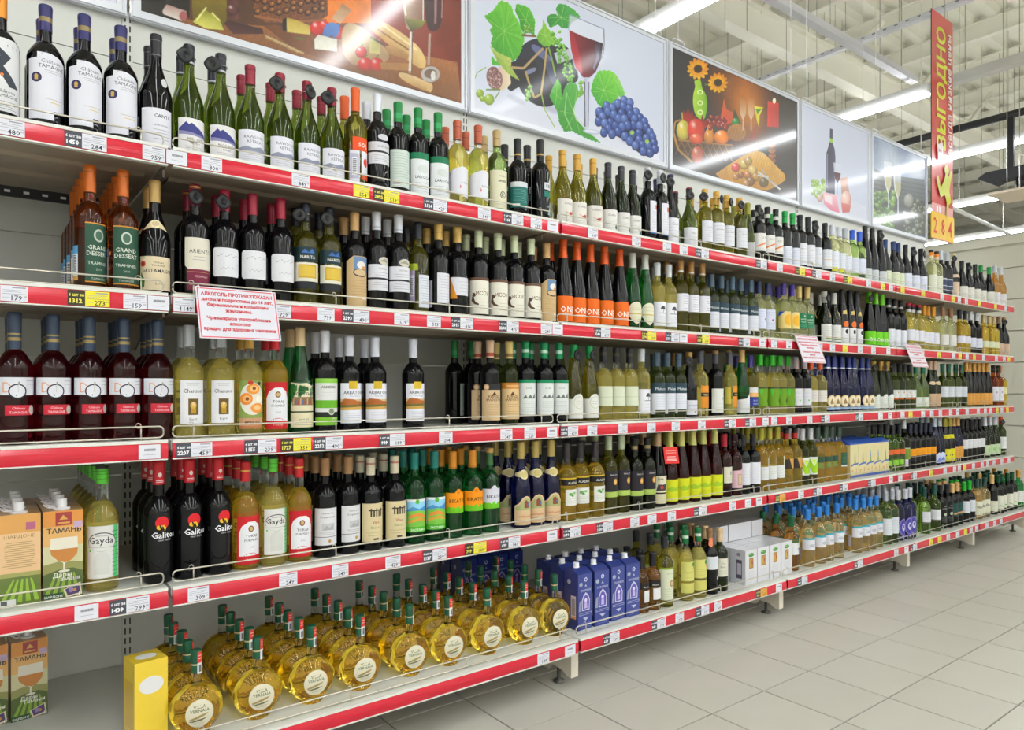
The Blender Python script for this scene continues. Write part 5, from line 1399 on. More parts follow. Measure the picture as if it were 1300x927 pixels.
p('alaz', 'golden bottle, grey black cap, dark band above small white label', 'bord2', 298, 'gol', '3a3438', 62,
  [R(-44, 138, 44, 162, '1c1c1c'), R(-44, 162, 44, 167, 'd0b020'), T('ALAZANI', 8, 143, 12, 'd8d8d0', .01), R(-26, 60, 38, 122, 'dcdcd4'), E(-4, 104, 9, 6, '6aa45c'), E(14, 108, 8, 5, '7cb46c'), E(4, 98, 6, 4, '5a9450')] + lines(-18, 30, 66, 90, 3, 'b4bcb0'), R=38.5, fill=.76)
p('meda', 'olive bottle, pale green capsule, dark label with gold medal', 'bord', 318, 'olv', 'b4c0a0', 58,
  [R(-44, 92, 44, 176, '26222a'), R(-44, 70, 44, 92, 'a8c05c'), E(14, 132, 11, 13, 'c89440'), E(14, 132, 7, 9, 'e0b870'), T('Santa Ana', 8, 158, 10, 'd8d4cc')])
p('medb', 'dark olive bottle, black cap, dark label with gold medal', 'bord', 302, 'dgr', '1a1a1e', 60,
  [R(-44, 84, 44, 166, '26222a'), R(-44, 62, 44, 84, 'a8c05c'), E(14, 124, 11, 13, 'c89440'), E(14, 124, 7, 9, 'e0b870'), T('Santa Ana', 8, 150, 10, 'd8d4cc')], bands=[(256, 270, 'a08c5c')])
p('cork', 'dark bottle, cork coloured capsule, cream label with black emblem', 'flute', 318, 'blk', 'c8a47c', 56,
  box_l(86, 62, 134, 'd8d0b4') + [R(-43, 14, 43, 56, 'd4cca8'), G([(-20, 70), (-12, 98), (10, 96), (34, 100), (30, 70)], '3c3c44'), E(6, 84, 8, 8, 'c04030'), T('ДОЧЬ', 0, 116, 10, '3c3a34', .02)], R=38.5)
p('yrie', 'tall dark rose bottle, pale yellow capsule, lime yellow label', 'flute', 321, 'ros', 'c8c470', 66,
  box_l(92, 16, 112, 'd0d41c') + [G([(-30, 70), (-10, 82), (10, 74), (36, 86), (40, 68), (10, 60), (-20, 58)], '9cc02c')] + lines(-28, 34, 24, 50, 3, 'b0b420') + [R(-60, 20, -48, 100, 'c8c0d0')], R=37.8)
p('redr', 'dark rose bottle, red cap, small cream label', 'bord', 296, 'ros', 'b42438', 60, [R(-24, 66, 40, 142, 'd8d2c0'), E(14, 112, 7, 10, 'a8a498')] + lines(-14, 32, 74, 94, 3, 'b4b0a0'))
p('pinr', 'dark rose bottle, black tagged cap, pink wavy label', 'bord', 292, 'ros', '3a1c24', 54, [G([(-34, 36), (40, 36), (40, 138), (20, 122), (-34, 118)], 'd8b0b8'), R(0, 50, 26, 104, 'a8908c'), R(4, 54, 22, 100, 'c8b48c')])
p('blwh', 'dark bottle, black cap, long white label with fine column', 'bord', 287, 'blk', '26242c', 56, box_l(80, 44, 150, 'dcdce4') + [R(12, 70, 15, 138, 'a8a8b0'), E(14, 90, 3, 4, 'd8b840')] + lines(-26, 6, 60, 130, 5, 'c4c4cc'))
p('lmyc', 'golden bottle, yellow olive cap, white lower label', 'bord2', 316, 'gol', 'b8b03c', 64, [R(-30, 56, 42, 122, 'd8dad8'), R(20, 122, 42, 166, 'd0d4b8')] + lines(-20, 34, 64, 114, 4, 'b8bcb8'), fill=.76)
p('blka', 'golden bottle, black cap over red collar, dark angular label', 'bord2', 303, 'gol', '26222a', 56, [R(-44, 96, 44, 146, '3a302c'), G([(-10, 150), (30, 150), (30, 110), (8, 96)], 'c89a4c'), R(20, 100, 42, 140, 'c83c24')], bands=[(252, 278, 'c8302c')])
p('vlab', 'dark green bottle, white cap, white and lime V label', 'bord', 296, 'grn', 'd4d6de', 60, [R(-44, 52, 44, 146, 'd8dcd8'), G([(-40, 128), (-20, 134), (4, 96), (30, 136), (42, 130), (42, 60), (-4, 58)], '98c81c'), G([(-10, 132), (4, 102), (22, 134)], 'c8e04c')])
p('grey2', 'golden bottle, grey green cap, dark green mid label', 'bord2', 300, 'gol', '46584e', 62, [R(-42, 110, 42, 140, '2c4c3c'), R(-42, 80, 42, 84, '6a8a54'), E(0, 96, 18, 12, '7a8a3c')], fill=.76)
p('wide', 'broad golden bottle, grey green cap, dark green square label', 'bord2', 298, 'gol', '3c5648', 60, [R(-10, 84, 44, 152, '24503c'), R(-10, 74, 44, 82, 'd8d8d8')] + lines(-4, 40, 92, 144, 5, '6a8c74'), R=44, fill=.76)
p('orgr', 'light green bottle, dark cap, orange top label', 'bord', 284, 'lgn', '2c2c34', 58, [R(-42, 106, 42, 136, 'd8642c'), R(-42, 86, 42, 104, '3a4a28'), R(-42, 40, 10, 72, '8cc83c')])
p('whol', 'olive bottle, white capsule, olive label with pale side strip', 'bord', 315, 'dgr', 'd0d0d8', 58, [R(-20, 66, 44, 134, '7a9438'), R(-20, 134, 44, 138, 'd8d8d8'), R(-34, 20, 0, 66, 'd0c8dc')])
p('nvor', 'black bottle, dark navy cap, orange square label', 'bord', 284, 'blk', '2a2c40', 60, [R(-34, 82, 40, 128, 'e8980c'), R(-34, 76, 40, 78, 'c0c4d0')] + lines(-24, 32, 92, 118, 2, 'b87408'))
p('bwrz', 'cobalt long necked bottle, white cap, blue and white label', 'flute', 312, 'blu', 'c4ccdc', 56, [G([(-42, 14), (42, 14), (42, 70), (0, 84), (-42, 50)], 'c8d0ec'), G([(-20, 20), (30, 20), (10, 56)], '6a80d0')], R=37)
p('yeno', 'dark long necked bottle, olive cap, yellow label and collar', 'flute', 308, 'blk', 'a89c34', 56, box_l(88, 14, 100, 'd8d024') + [E(-12, 56, 4, 6, '333'), E(20, 58, 4, 6, '333')], R=37, neck=[R(-26, 170, 26, 196, 'd8d024')])
p('tano', 'blue glass long necked bottle, tan cap, orange kraft label', 'flute', 305, 'blu', 'd0a060', 56, box_l(84, 30, 110, 'd89c4c') + lines(-24, 30, 40, 100, 4, 'b87c34'), R=37)
p('bk4', 'black bottle, plain black cap, wide white label', 'bord', 288, 'blk', '1e1c20', 58, box_l(90, 84, 148, 'd4d4d8') + lines(-28, 34, 92, 140, 4, 'b0b0b8'))
p('wrlz', 'dark long necked bottle, white capsule, pale green label', 'flute', 296, 'dgr', 'd4d4de', 62, box_l(88, 16, 92, 'c4d8b0') + [E(16, 56, 12, 16, '8cc86c'), E(-24, 84, 12, 10, 'd8b890')], R=37)
p('orwt', 'green bottle, orange capsule, large white label', 'bord', 296, 'dgr', 'e0581c', 56, box_l(86, 50, 140, 'd8dad8') + lines(-26, 32, 100, 124, 3, 'b0b4b0'))
# ---- bottom shelf
p('bran', 'small amber bottle, black cap, black label over white square', 'bord', 228, 'amb', '22222a', 54, [R(-34, 96, 34, 116, '1c1a1a'), T('Ararat', 4, 101, 12, 'd8d4cc'), R(-8, 44, 34, 90, 'dcdcdc'), R(-34, 116, 34, 124, '2c221c')], R=33)
p('paln', 'green bottle, black cap, tall pale label with brown seal', 'bord', 285, 'olv', '24262c', 46, box_l(88, 30, 156, 'd2d6bc') + [E(14, 98, 13, 14, 'a07850'), E(14, 98, 8, 9, 'd0b890'), T('Riserva', 6, 136, 11, '9a9a84'), R(-44, 156, 44, 164, '8ca02c')] + lines(-26, 32, 40, 80, 4, 'b4b89c'))
p('grny', 'pale yellow bottle, deep green cap, two pale yellow labels', 'bord2', 298, 'yel', '0e6a3a', 60, [R(-40, 86, 42, 166, 'd0cc74'), R(-40, 34, 42, 76, 'ccc86c'), E(22, 154, 10, 10, '2c8a4c'), E(24, 138, 5, 6, 'd8862c')] + lines(-28, 26, 96, 128, 4, 'a8a454'), bands=[(262, 274, 'c8d8c8')], fill=.76)
p('salm', 'dark bottle with salmon neck tag, white and orange label', 'bord', 284, 'blk', '8c6a48', 50, [R(-40, 110, 42, 166, 'd4d8e0'), R(24, 104, 42, 114, 'e0702c'), R(18, 64, 42, 80, 'c8a0b0')], neck=[G([(-10, 244), (-12, 212), (0, 204), (12, 212), (12, 244)], 'f08c64')])
p('tanw5', 'dark green bottle, tan capsule, cream lettered label', 'bord', 274, 'dgr', 'd8b88c', 58, box_l(80, 66, 146, 'd8d6c4') + [T('Clos', 4, 120, 13, '7a6a74'), T('Blanc', 4, 104, 13, '7a6a74')] + lines(-20, 28, 74, 94, 3, 'b4b0a0'))
p('gban', 'amber bottle, dark green cap, white label with green bands', 'bord2', 268, 'amb', '0e5c38', 54, [R(-40, 80, 42, 138, 'dadadc'), R(-40, 142, 42, 148, '1c6a44'), R(-40, 152, 42, 156, '1c6a44'), R(8, 100, 20, 112, '99a')])
p('blcp', 'amber gold bottle, bright blue cap, white label with aqua line', 'bord2', 288, 'tan', '2c7cd0', 52, [R(-44, 86, 44, 136, 'dcdce4'), R(-44, 136, 44, 146, '38a8b8'), R(-76, 34, -52, 96, 'd0c8dc'), E(10, 108, 18, 8, 'b4b8c4')] + lines(-26, 32, 92, 128, 3, 'b8bcc8'), fill=.74)
p('silg', 'light green bottle, silver cap, white label', 'bord', 305, 'lgn', 'a8acb8', 56, box_l(86, 54, 150, 'd8dce4') + lines(-26, 32, 64, 140, 5, 'b8bcc4'), neck=[E(10, 214, 6, 5, 'e8a01c')])
p('bglas', 'cobalt blue bottle, silver cap, lilac oval print', 'bord', 297, 'blu', 'c4c6d0', 58, [E(6, 80, 32, 52, '8478c0'), E(6, 80, 25, 44, '4a44a0'), E(6, 80, 13, 22, 'c8c4e0'), E(6, 84, 6, 10, '5a54a8'), R(-30, 20, 40, 28, '8478c0')])
p('pgrn', 'pale yellow green bottle, dark green cap, white label', 'bord2', 286, 'lgn', '1a4a44', 58, box_l(76, 74, 138, 'd8d8de') + lines(-24, 28, 86, 128, 4, 'b4b8bc') + [R(-38, 64, 38, 74, '5a5a50')])
p('text5', 'black bottle, black and tan cap, white lettered dark print', 'bord', 276, 'blk', '26262c', 54, [T('VINA', 4, 140, 10, 'b4b8b4'), T('ESTRELLA', 4, 126, 9, 'b4b8b4'), E(4, 92, 12, 10, 'a8b0a0')] + lines(-22, 30, 40, 74, 5, '8c908c'))
p('teal5', 'dark bottle, tan capsule, teal and orange striped label', 'bord', 276, 'blk', 'd4ac74', 60, [R(-20, 66, 20, 150, '1e4a4a'), G([(-10, 84), (42, 96), (42, 88), (-10, 72)], 'd89a5c')])
p('bgrn', 'dark bottle, bright green cap, white label', 'bord', 268, 'blk', '1cae2c', 58, box_l(84, 64, 142, 'd4d8e0') + lines(-26, 32, 72, 134, 5, 'b0b4bc'))
p('scrb', 'amber gold bottle, dark green cap, cream label with grey scribble', 'bord', 270, 'tan', '24443c', 60, box_l(90, 30, 124, 'd8d8c0') + [G([(-26, 84), (-10, 96), (10, 86), (30, 98), (24, 78), (-8, 74)], '9c9c8c')])
p('tan5', 'dark bottle, large tan capsule, cream label', 'bord', 282, 'blk', 'd4ac70', 62, box_l(86, 24, 98, 'd4d4c0') + lines(-26, 32, 34, 90, 4, 'b0b09c'))
p('dgw', 'dark bottle, deep green cap, cream label with green stroke', 'bord', 274, 'blk', '12492e', 56, box_l(88, 30, 126, 'dadac8') + [G([(-8, 60), (34, 44), (36, 40), (-8, 54)], '4ca03c')])
p('ore5', 'green bottle, orange tan capsule, white label at the far end', 'bord', 280, 'brg', 'cc8a34', 56, box_l(84, 40, 128, 'dadad4') + lines(-26, 32, 50, 118, 5, 'b4b4b0'))

_me = {}
def bottle_meshes(key):
    if key in _me:
        return _me[key]
    d = PR[key]
    H, Rb = d['H'] / 1000, d['R'] / 1000
    P = profile(d['shape'], H, Rb)
    gk = (d['shape'], H, Rb, d['glass'], d['fill'])
    if gk not in _me:
        fl = (d['fill'] or 9) * H
        _me[gk] = MB().lathe(P, 22, mfun=(lambda z: 1 if z > fl else 0)).mesh('wine_bottle', ['glass_' + d['glass'], 'glass_clr'], True, angle=.7)
    body = _me[gk]
    c0 = H - d['caplen'] / 1000
    ring = [z for z in sorted({c0, *[x for x in (z / 1000 for b in d['bands'] for z in b[:2]) if c0 < x < H], H - .012, H - .011})]
    prof = [(rad_at(P, z) + .0007, z) for z in ring]
    hi = rad_at(P, H * .9) + .0015
    prof[-1] = (hi, prof[-1][1])
    prof += [(hi, H - .002), (hi - .0015, H + .0006), (.001, H + .0008)]
    base = hx(d['cap'])
    bands = [(a / 1000, b / 1000, hx(c)) for a, b, c in d['bands']]
    def cf(z):
        for a, b, c in bands:
            if a <= z <= b:
                return c
        return base
    # densify so that the sleeve follows the neck
    q = []
    for (r0, z0), (r1, z1) in zip(prof, prof[1:]):
        k = max(1, int((z1 - z0) / .012))
        for i in range(k):
            z = z0 + (z1 - z0) * i / k
            q.append((rad_at(P, z) + .0007 if z < H - .0121 else r0 + (r1 - r0) * i / k, z))
    q.append(prof[-1])
    cap = MB().lathe(q, 18, cfun=cf).mesh('capsule', 'foil', True, angle=.8)
    def surf(u, v, e):
        r = rad_at(P, v) + e
        a = u / max(r, .012)
        return (r * math.sin(a), -r * math.cos(a), v)
    far = [q for q in d['ops'] if q[0] == 'p' and max(t[0] for t in q[1]) <= -40] if key in ('dess', 'plai', 'yrie', 'blcp') else []
    lab = art([q for q in d['ops'] if q not in far], surf, 'label', step=5)
    bk = art(far, surf, 'back_label', step=5) if far else None
    nk = None
    if d['neck']:
        def surf2(u, v, e):
            r = max(rad_at(P, v), rad_at(P, v) + .0012 if v > c0 else 0) + e + .0002
            a = u / max(r, .012)
            return (r * math.sin(a), -r * math.cos(a), v)
        nk = art(d['neck'], surf2, 'neck_label', step=3)
    _me[key] = (body, cap, lab, nk, bk)
    return _me[key]


KIND = {'blk': 'red_wine_bottle', 'ros': 'rose_wine_bottle', 'dam': 'dessert_wine_bottle', 'amb': 'amber_wine_bottle', 'blu': 'blue_wine_bottle'}
def kind_name(d):
    if d['shape'] == 'flute':
        return 'long_necked_bottle'
    if d['glass'] == 'blk' and d['shape'] == 'burg':
        return 'sloping_wine_bottle'
    return KIND.get(d['glass'], 'white_wine_bottle')


def put(key, x, y, z, rz):
    d = PR[key]
    body, cap, lab, nk, bk = bottle_meshes(key)
    o = link(kind_name(d), body, None, (x, y, z + .0008), rz)
    link('capsule', cap, o)
    link('label', lab, o)
    if nk:
        link('neck_label', nk, o)
    if bk:
        link('back_label', bk, o)
    o['category'] = 'bottle'
    return o


def parse(s, r):
    out = []
    for it in s.replace('\n', '').split(';'):
        x, y, k = it.split()
        out.append([float(x), float(y), k])
    return out
ROWS = ['0 -6 bigr;58 8 crest;107 21 crest;154 34 crest;198 43 cant;240 58 mount;281 69 mount;317 86 raws;355 95 raws;390 104 raws;422 114 raws;451 110 oran;478 119 dubl;507 129 gback;531 137 groc;555 144 groc;581 153 copp;606 160 copp;630 163 mono;657 178 tealb;685 177 keib;715 191 bird;732 198 bird;754 201 bird;773 206 seal;787 212 seal;802 218 seal;822 212 shld;837 216 shld;852 220 slim;876 241 lone;896 240 gdw;908 246 gdw;923 248 gdw;938 252 gdw;949 260 oliv;963 261 stri;975 264 stri;987 267 stri;995 268 grnl;1004 272 grnl;1014 273 blkw;1027 276 blkw;1033 279 blks;1047 288 blks;1056 286 pale;1064 290 pale;1071 290 grey;1082 294 blue;1090 294 blue;1098 288 tall;1108 290 tall;1117 292 tall;1124 305 navy;1134 307 navy;1140 310 navy;1149 311 blkn;1160 315 blkn;1168 317 blkn;1181 320 ring;1188 318 ring;1194 318 silv;1201 318 silv;1211 320 crea;1221 332 blku;1230 334 blku;1238 337 blku;1246 337 gren;1255 339 gren;1262 337 ambs;1270 340 ambs',
        '116 212 dess;155 218 dess;195 231 gest;247 236 arie;285 243 scri;320 248 scri;356 254 scri;387 259 gold;418 264 gold;450 271 kraf;479 269 pane;504 274 pane;531 283 bark;557 283 plai;581 287 flag;608 293 hcoy;632 298 hcoy;652 301 hcoy;674 304 hcoy;692 310 kraf;715 304 oneo;732 308 oneo;751 311 oneo;766 315 oneo;787 317 oneo;801 322 oval;818 325 oval;836 334 tree;849 337 tree;864 330 tanw;877 333 tanw;890 336 tanw;903 349 slat;917 350 slat;928 353 slat;940 355 slat;951 357 slat;961 358 nvwh;975 360 nvwh;994 360 suny;1004 363 suny;1015 364 grla;1024 366 grla;1047 371 tric;1060 372 tric;1069 368 orci;1077 369 orci;1087 370 orci;1102 372 lime;1111 373 lime;1119 374 lime;1127 379 wlow;1136 380 wlow;1144 381 wlow;1152 385 redc;1159 386 redc;1166 388 redc;1172 388 orgc;1178 389 orgc;1185 390 orgc;1196 391 brnc;1206 391 brnc;1217 394 nvam;1224 395 nvam;1232 396 whtc;1240 397 whtc;1249 400 crmc;1256 401 crmc;1268 402 dktg;1274 403 dktg',
        '20 399 dj;68 400 dj;112 402 dj;157 404 dj;200 407 dj;240 414 chan;281 416 chan;316 420 apri;349 424 toka;381 417 mona;412 421 arme;443 429 arba;476 429 arba;524 432 arba;623 433 king;647 434 kino;668 434 roch;690 435 roch;709 436 roch;727 440 circ;748 441 circ;766 441 plbl;783 442 plbl;797 444 plbl;815 444 tree;833 448 slat;847 448 slat;861 449 slat;875 448 gdtg;890 448 orlb;908 445 whdk;925 446 orlb;942 444 diag;953 452 stkb;962 452 lgre;979 451 lgre;991 452 lgre;1000 452 lgre;1010 453 lilc;1019 455 lilc;1030 457 orpw;1041 458 orpw;1050 452 blrz;1060 452 blrz;1067 453 blrz;1074 454 blrz;1084 454 blrz;1094 455 blrz;1101 456 blrz;1109 459 whrz;1118 460 whrz;1127 460 whrz;1134 462 owht;1141 462 owht;1148 463 owht;1163 465 gcap;1171 467 gcap;1180 458 pink;1187 460 pink;1197 461 grwh;1205 462 grwh;1213 463 grwh;1220 464 grwh;1226 460 korz;1231 460 korz;1236 461 korz;1241 461 korz;1247 462 korz;1252 462 korz;1261 464 dkbr;1271 465 yelo',
        '130 590 gayd;203 586 gali;240 583 gali;276 582 gali;310 583 toka;346 583 gayd;379 580 toka;413 582 cote;443 581 cote;470 582 tntk;502 579 tntk;524 575 land;551 573 land;575 574 bika;599 572 bika;622 569 bikw;661 561 cast;684 560 cast;705 559 cast;725 562 alaz;743 562 alaz;760 563 alaz;775 553 meda;793 553 meda;805 557 medb;821 556 medb;836 550 cork;849 549 yrie;863 548 yrie;875 547 yrie;892 546 yrie;902 546 yrie;917 552 redr;933 560 pinr;943 552 blwh;954 552 blwh;966 543 lmyc;977 542 lmyc;987 542 lmyc;997 544 blka;1006 545 blka;1018 545 vlab;1027 545 vlab;1037 543 grey2;1046 542 grey2;1065 542 wide;1125 540 orgr;1133 540 orgr;1140 541 orgr;1148 533 whol;1155 538 nvor;1162 538 nvor;1168 538 nvor;1174 538 nvor;1180 538 nvor;1186 531 bwrz;1192 531 bwrz;1198 531 yeno;1204 531 yeno;1210 531 tano;1215 531 tano;1221 533 bk4;1227 533 bk4;1233 533 bk4;1238 533 bk4;1249 530 wrlz;1257 530 wrlz;1263 530 wrlz;1270 529 orwt',
        '815 706 bran;829 699 bran;841 681 paln;870 666 grny;885 670 grny;900 690 salm;914 672 tanw5;1005 655 gban;1024 640 blcp;1038 642 blcp;1050 637 blcp;1062 640 blcp;1086 633 blcp;1094 632 blcp;1103 630 blcp;1112 629 blcp;1124 620 silg;1133 620 silg;1140 621 bglas;1148 619 bglas;1155 618 bglas;1172 616 pgrn;1185 616 pgrn;1195 615 text5;1201 613 text5;1208 612 teal5;1215 611 teal5;1224 611 bgrn;1231 610 bgrn;1239 608 scrb;1244 607 scrb;1249 606 scrb;1259 602 tan5;1266 602 dgw;1272 601 dgw;1278 600 dgw;1285 599 dgw;1292 596 ore5']

YF = [2.082, 2.082, 2.082, 2.082, 1.972]
FR = []                                      # front bottles: row -> [s, y, key, order]
used_x = {}
for r in range(5):
    L = []
    for x, y, k in parse(ROWS[r], r):
        L.append([s_of(x, YF[r]), k, x])
    # the far end shows more bottles than one can count: fill its gaps
    out = []
    for a, b in zip(L, L[1:] + [None]):
        out.append(a)
        if b and a[2] > (1175 if r == 4 else 1040) and not (r == 3 and a[1] == 'wide'):
            gap = b[0] - a[0]
            n = int(gap / .0785) - 1
            for i in range(n):
                kk = a[1] if i < (n + 1) / 2 else b[1]
                out.append([a[0] + gap * (i + 1) / (n + 1), kk, a[2] + 1])
    L = sorted(out, key=lambda q: q[0])
    for it in range(400):                    # neighbours may touch, not cross
        for a, b in zip(L, L[1:]):
            need = (PR[a[1]]['R'] + PR[b[1]]['R']) / 1000 + .002
            d = need - (b[0] - a[0])
            if d > 0:
                a[0] -= d / 2; b[0] += d / 2
    FR.append(L)

def behind_count(r, k, x, s):
    if r == 0:
        return 1 if x < 1000 else 0
    if r == 1:
        return 4 if k == 'dess' else (1 if x < 1110 else 0)
    if r == 2:
        if k == 'arba':
            return 1 if x < 500 else 0
        return 2 if k == 'dj' else (1 if x < 1100 else 0)
    if r == 3:
        return 5 if k == 'gayd' and x < 200 else (2 if x < 1050 else 1)
    return 3 if k == 'blcp' else 2

SECURITY = [{240, 281, 355, 390, 422, 822, 837, 852, 876, 896, 908, 923, 938, 963, 1033, 1117, 1160, 1168, 1211, 1230},
            {247, 285, 387, 418, 1047, 1102, 1268, 1274}, {727, 748, 875, 1109, 1118, 1127, 1213, 1261}, {933, 1270}, set()]
ST_M = MB().tube([(.0172 * math.cos(a), .0172 * math.sin(a), 0) for a in [i * PI / 8 for i in range(16)]], .0013, 5, closed=True).tube([(-.011, -.0135, 0), (-.017, -.022, -.002), (-.018, -.028, -.004)], .0012, 5).mesh('strap', 'steel', True)
dm = MB()
dp = [(.0005, 0), (.006, .0005), (.008, .003), (.017, .0035), (.021, .001), (.0215, -.002), (.018, -.005), (.0005, -.006)]
for i, (rr_, zz_) in enumerate(dp):
    for j in range(16):
        a = 2 * PI * j / 16
        q = rr_ * (1 + .06 * math.cos(4 * a))
        dm.v.append((q * math.sin(a), -zz_, q * math.cos(a)))
for i in range(len(dp) - 1):
    for j in range(16):
        dm.face((i * 16 + j, i * 16 + (j + 1) % 16, (i + 1) * 16 + (j + 1) % 16, (i + 1) * 16 + j))
DISC = dm.mesh('disc', 'black_plastic', True)
PIN = MB().box(-.0035, -.004, -.0035, .0035, .004, .0035).mesh('pin', 'amber_plastic')
nsec = [0] * 5
labels = set()
for r in range(5):
    tot = {}
    for s, k, x in FR[r]:
        tot[k] = tot.get(k, 0) + 1
    cnt = {}
    rr = random.Random(100 + r)
    for s, k, x in FR[r]:
        d = PR[k]
        cnt[k] = cnt.get(k, 0) + 1
        dy = rr.uniform(-.004, .006)
        y = YF[r] - .0385 + d['R'] / 1000 + dy
        # shoppers and stackers turn bottles a little; farther along, labels look up the aisle
        rz = -0.5 * math.atan2(s, y) + rr.uniform(-.2, .2) + .1
        if k == 'dess' and cnt[k] == 1:
            rz = .6
        o = put(k, s, y, SH[r], rz)
        n = tot[k]
        where = ('only one, ' + ROW[r]) if n == 1 else f'{nth(cnt[k])} of {card(n)}, {ROW[r]}'
        tag(o, f"{d['desc']}, {where}", None, f"{d['desc'].split(',')[0]} row of the {ROW[r]}" if n > 1 else None)
        for q in range(behind_count(r, k, x, s)):
            yy = y + (q + 1) * (2 * d['R'] / 1000 + .006)
            if yy + d['R'] / 1000 > BACK - .015:
                break
            ob = put(k, s + rr.uniform(-.0005, .0005), yy, SH[r], rz + rr.uniform(-.4, .4))
            nm = 'front' if n == 1 else nth(cnt[k])
            how = ['one behind', 'two behind', 'three behind', 'four behind', 'five behind'][q]
            tag(ob, f"{d['desc']}, {how} {nm}, {ROW[r]}", None, f"bottles behind the front row of the {ROW[r]}")
        if any(abs(x - q) < .6 for q in SECURITY[r]):
            nsec[r] += 1
            t = tag(link('security_tag', None, None, (s, y, SH[r] + d['H'] / 1000 - .034)), f'{nth(nsec[r])} black round security tag along the {ROW[r]}, clipped on a bottle neck', 'security tag', 'anti-theft tags on the bottle necks')
            t.rotation_euler = (0, 0, rr.uniform(-.5, .5))
            link('strap', ST_M, t)
            link('disc', DISC, t, (-.018, -.031, -.006))
            link('pin', PIN, t, (-.013, -.023, .004))

# ---------------------------------------------------------------- a few bottles standing back in the gap of the middle shelf
for i, (x, k) in enumerate(((577, 'gback'), (599, 'gback'))):
    o = put(k, s_of(x, 2.3), 2.3, SH[2], (1.2, .9)[i])
    tag(o, ('dark bottle with green cap standing alone at the back of the gap, middle shelf', 'second dark green capped bottle set back in the gap, near the kraft labels')[i], None)

# ---------------------------------------------------------------- round flasks on the bottom shelf
def flask_ring(z):
    """half width, half depth of the flask at height z"""
    Rz = .066
    if z < .014:
        w = .030 + (math.sqrt(max(0, Rz ** 2 - (.014 - Rz - .002) ** 2)) - .030) * (z / .014)
        return w, .026 + .010 * z / .014
    if z < .128:
        w = math.sqrt(max(1e-6, Rz ** 2 - (z - Rz - .002) ** 2))
        w = max(w, .0145)
        return w, max(.0145, .041 * (w / Rz) ** .75)
    t = min(1, (z - .128) / .016)
    return .0145 - .0025 * t, .0145 - .0025 * t
zs = [0, .002, .006, .014, .022, .032, .045, .058, .068, .08, .092, .103, .112, .12, .126, .131, .138, .15, .17, .19, .214]
ring = [flask_ring(z) for z in zs]
def ribbed(mb):
    mb.lathe([(w, z) for (w, dd), z in zip(ring, zs)], 28, sx=[w for w, dd in ring], sy=[dd for w, dd in ring], mfun=lambda z: 1 if z > .134 else 0)
    return mb
FL_BODY = ribbed(MB()).mesh('flask_bottle', ['glass_flask', 'glass_clr'], True, angle=.8)
FL_CAP = MB().lathe([(.0129, .160), (.0133, .161), (.0133, .180), (.0128, .181), (.0128, .183), (.0135, .184), (.0135, .216), (.0128, .218), (.001, .2185)], 18, cfun=lambda z: hx('1a5a40') if not .180 < z < .184 else hx('c8b890')).mesh('cap', 'foil', True, angle=.8)
def fsurf(u, v, e):
    w, dd = flask_ring(v)
    return (u, -dd * math.sqrt(max(0, 1 - min(1, (u / w)) ** 2)) - e - .0003, v)
FL_LAB = art([E(4, 64, 34, 36, 'd8d2b8', 26), T('VILLA', 4, 78, 12, '3a5a44', .01), T('VERNAIA', 4, 68, 11.5, '3a5a44', .01), G([(-22, 52), (-4, 58), (10, 62), (26, 64), (18, 58), (0, 52), (-20, 48)], 'a08c5c'), G([(-24, 46), (0, 50), (24, 52), (10, 46), (-14, 44)], '6a6a4c')] + lines(-14, 20, 36, 44, 2, 'a8a48c'), fsurf, 'label', step=4)
def csurf(u, v, e):
    a = u / .0137
    return ((.0138 + e) * math.sin(a), -(.0138 + e) * math.cos(a), v)
FL_STRIP = art([R(-2, 186, 14, 214, 'd83a34'), R(-2, 158, 14, 186, 'dcdce0'), R(2, 162, 10, 180, '6a6a70'), R(1, 196, 11, 198, 'f0c0b8'), R(1, 204, 11, 206, 'f0c0b8')], csurf, 'tax_strip', step=3)
fx = [703, 664, 619, 570, 519, 458, 394, 328, 250]
rr = random.Random(4)
for c, x in enumerate(fx[::-1]):
    s0 = s_of(x, 1.985)
    for q in range(5):
        o = link('flask_bottle', FL_BODY, None, (s0 + rr.uniform(-.004, .004), 1.985 + q * .089 + rr.uniform(-.0015, .0015), SH[4] + .0008), rr.uniform(-.03, .03) if q else -.12)
        link('cap', FL_CAP, o)
        link('label', FL_LAB, o)
        st = link('tax_strip', FL_STRIP, o)
        st.rotation_euler = (0, 0, rr.uniform(-.2, .9))
        tag(o, f"round golden flask with dark green cap, {nth(c + 1)} column, {['front of it', 'second in depth', 'third in depth', 'fourth in depth', 'rearmost'][q]}", 'bottle', 'round flasks on the bottom shelf')

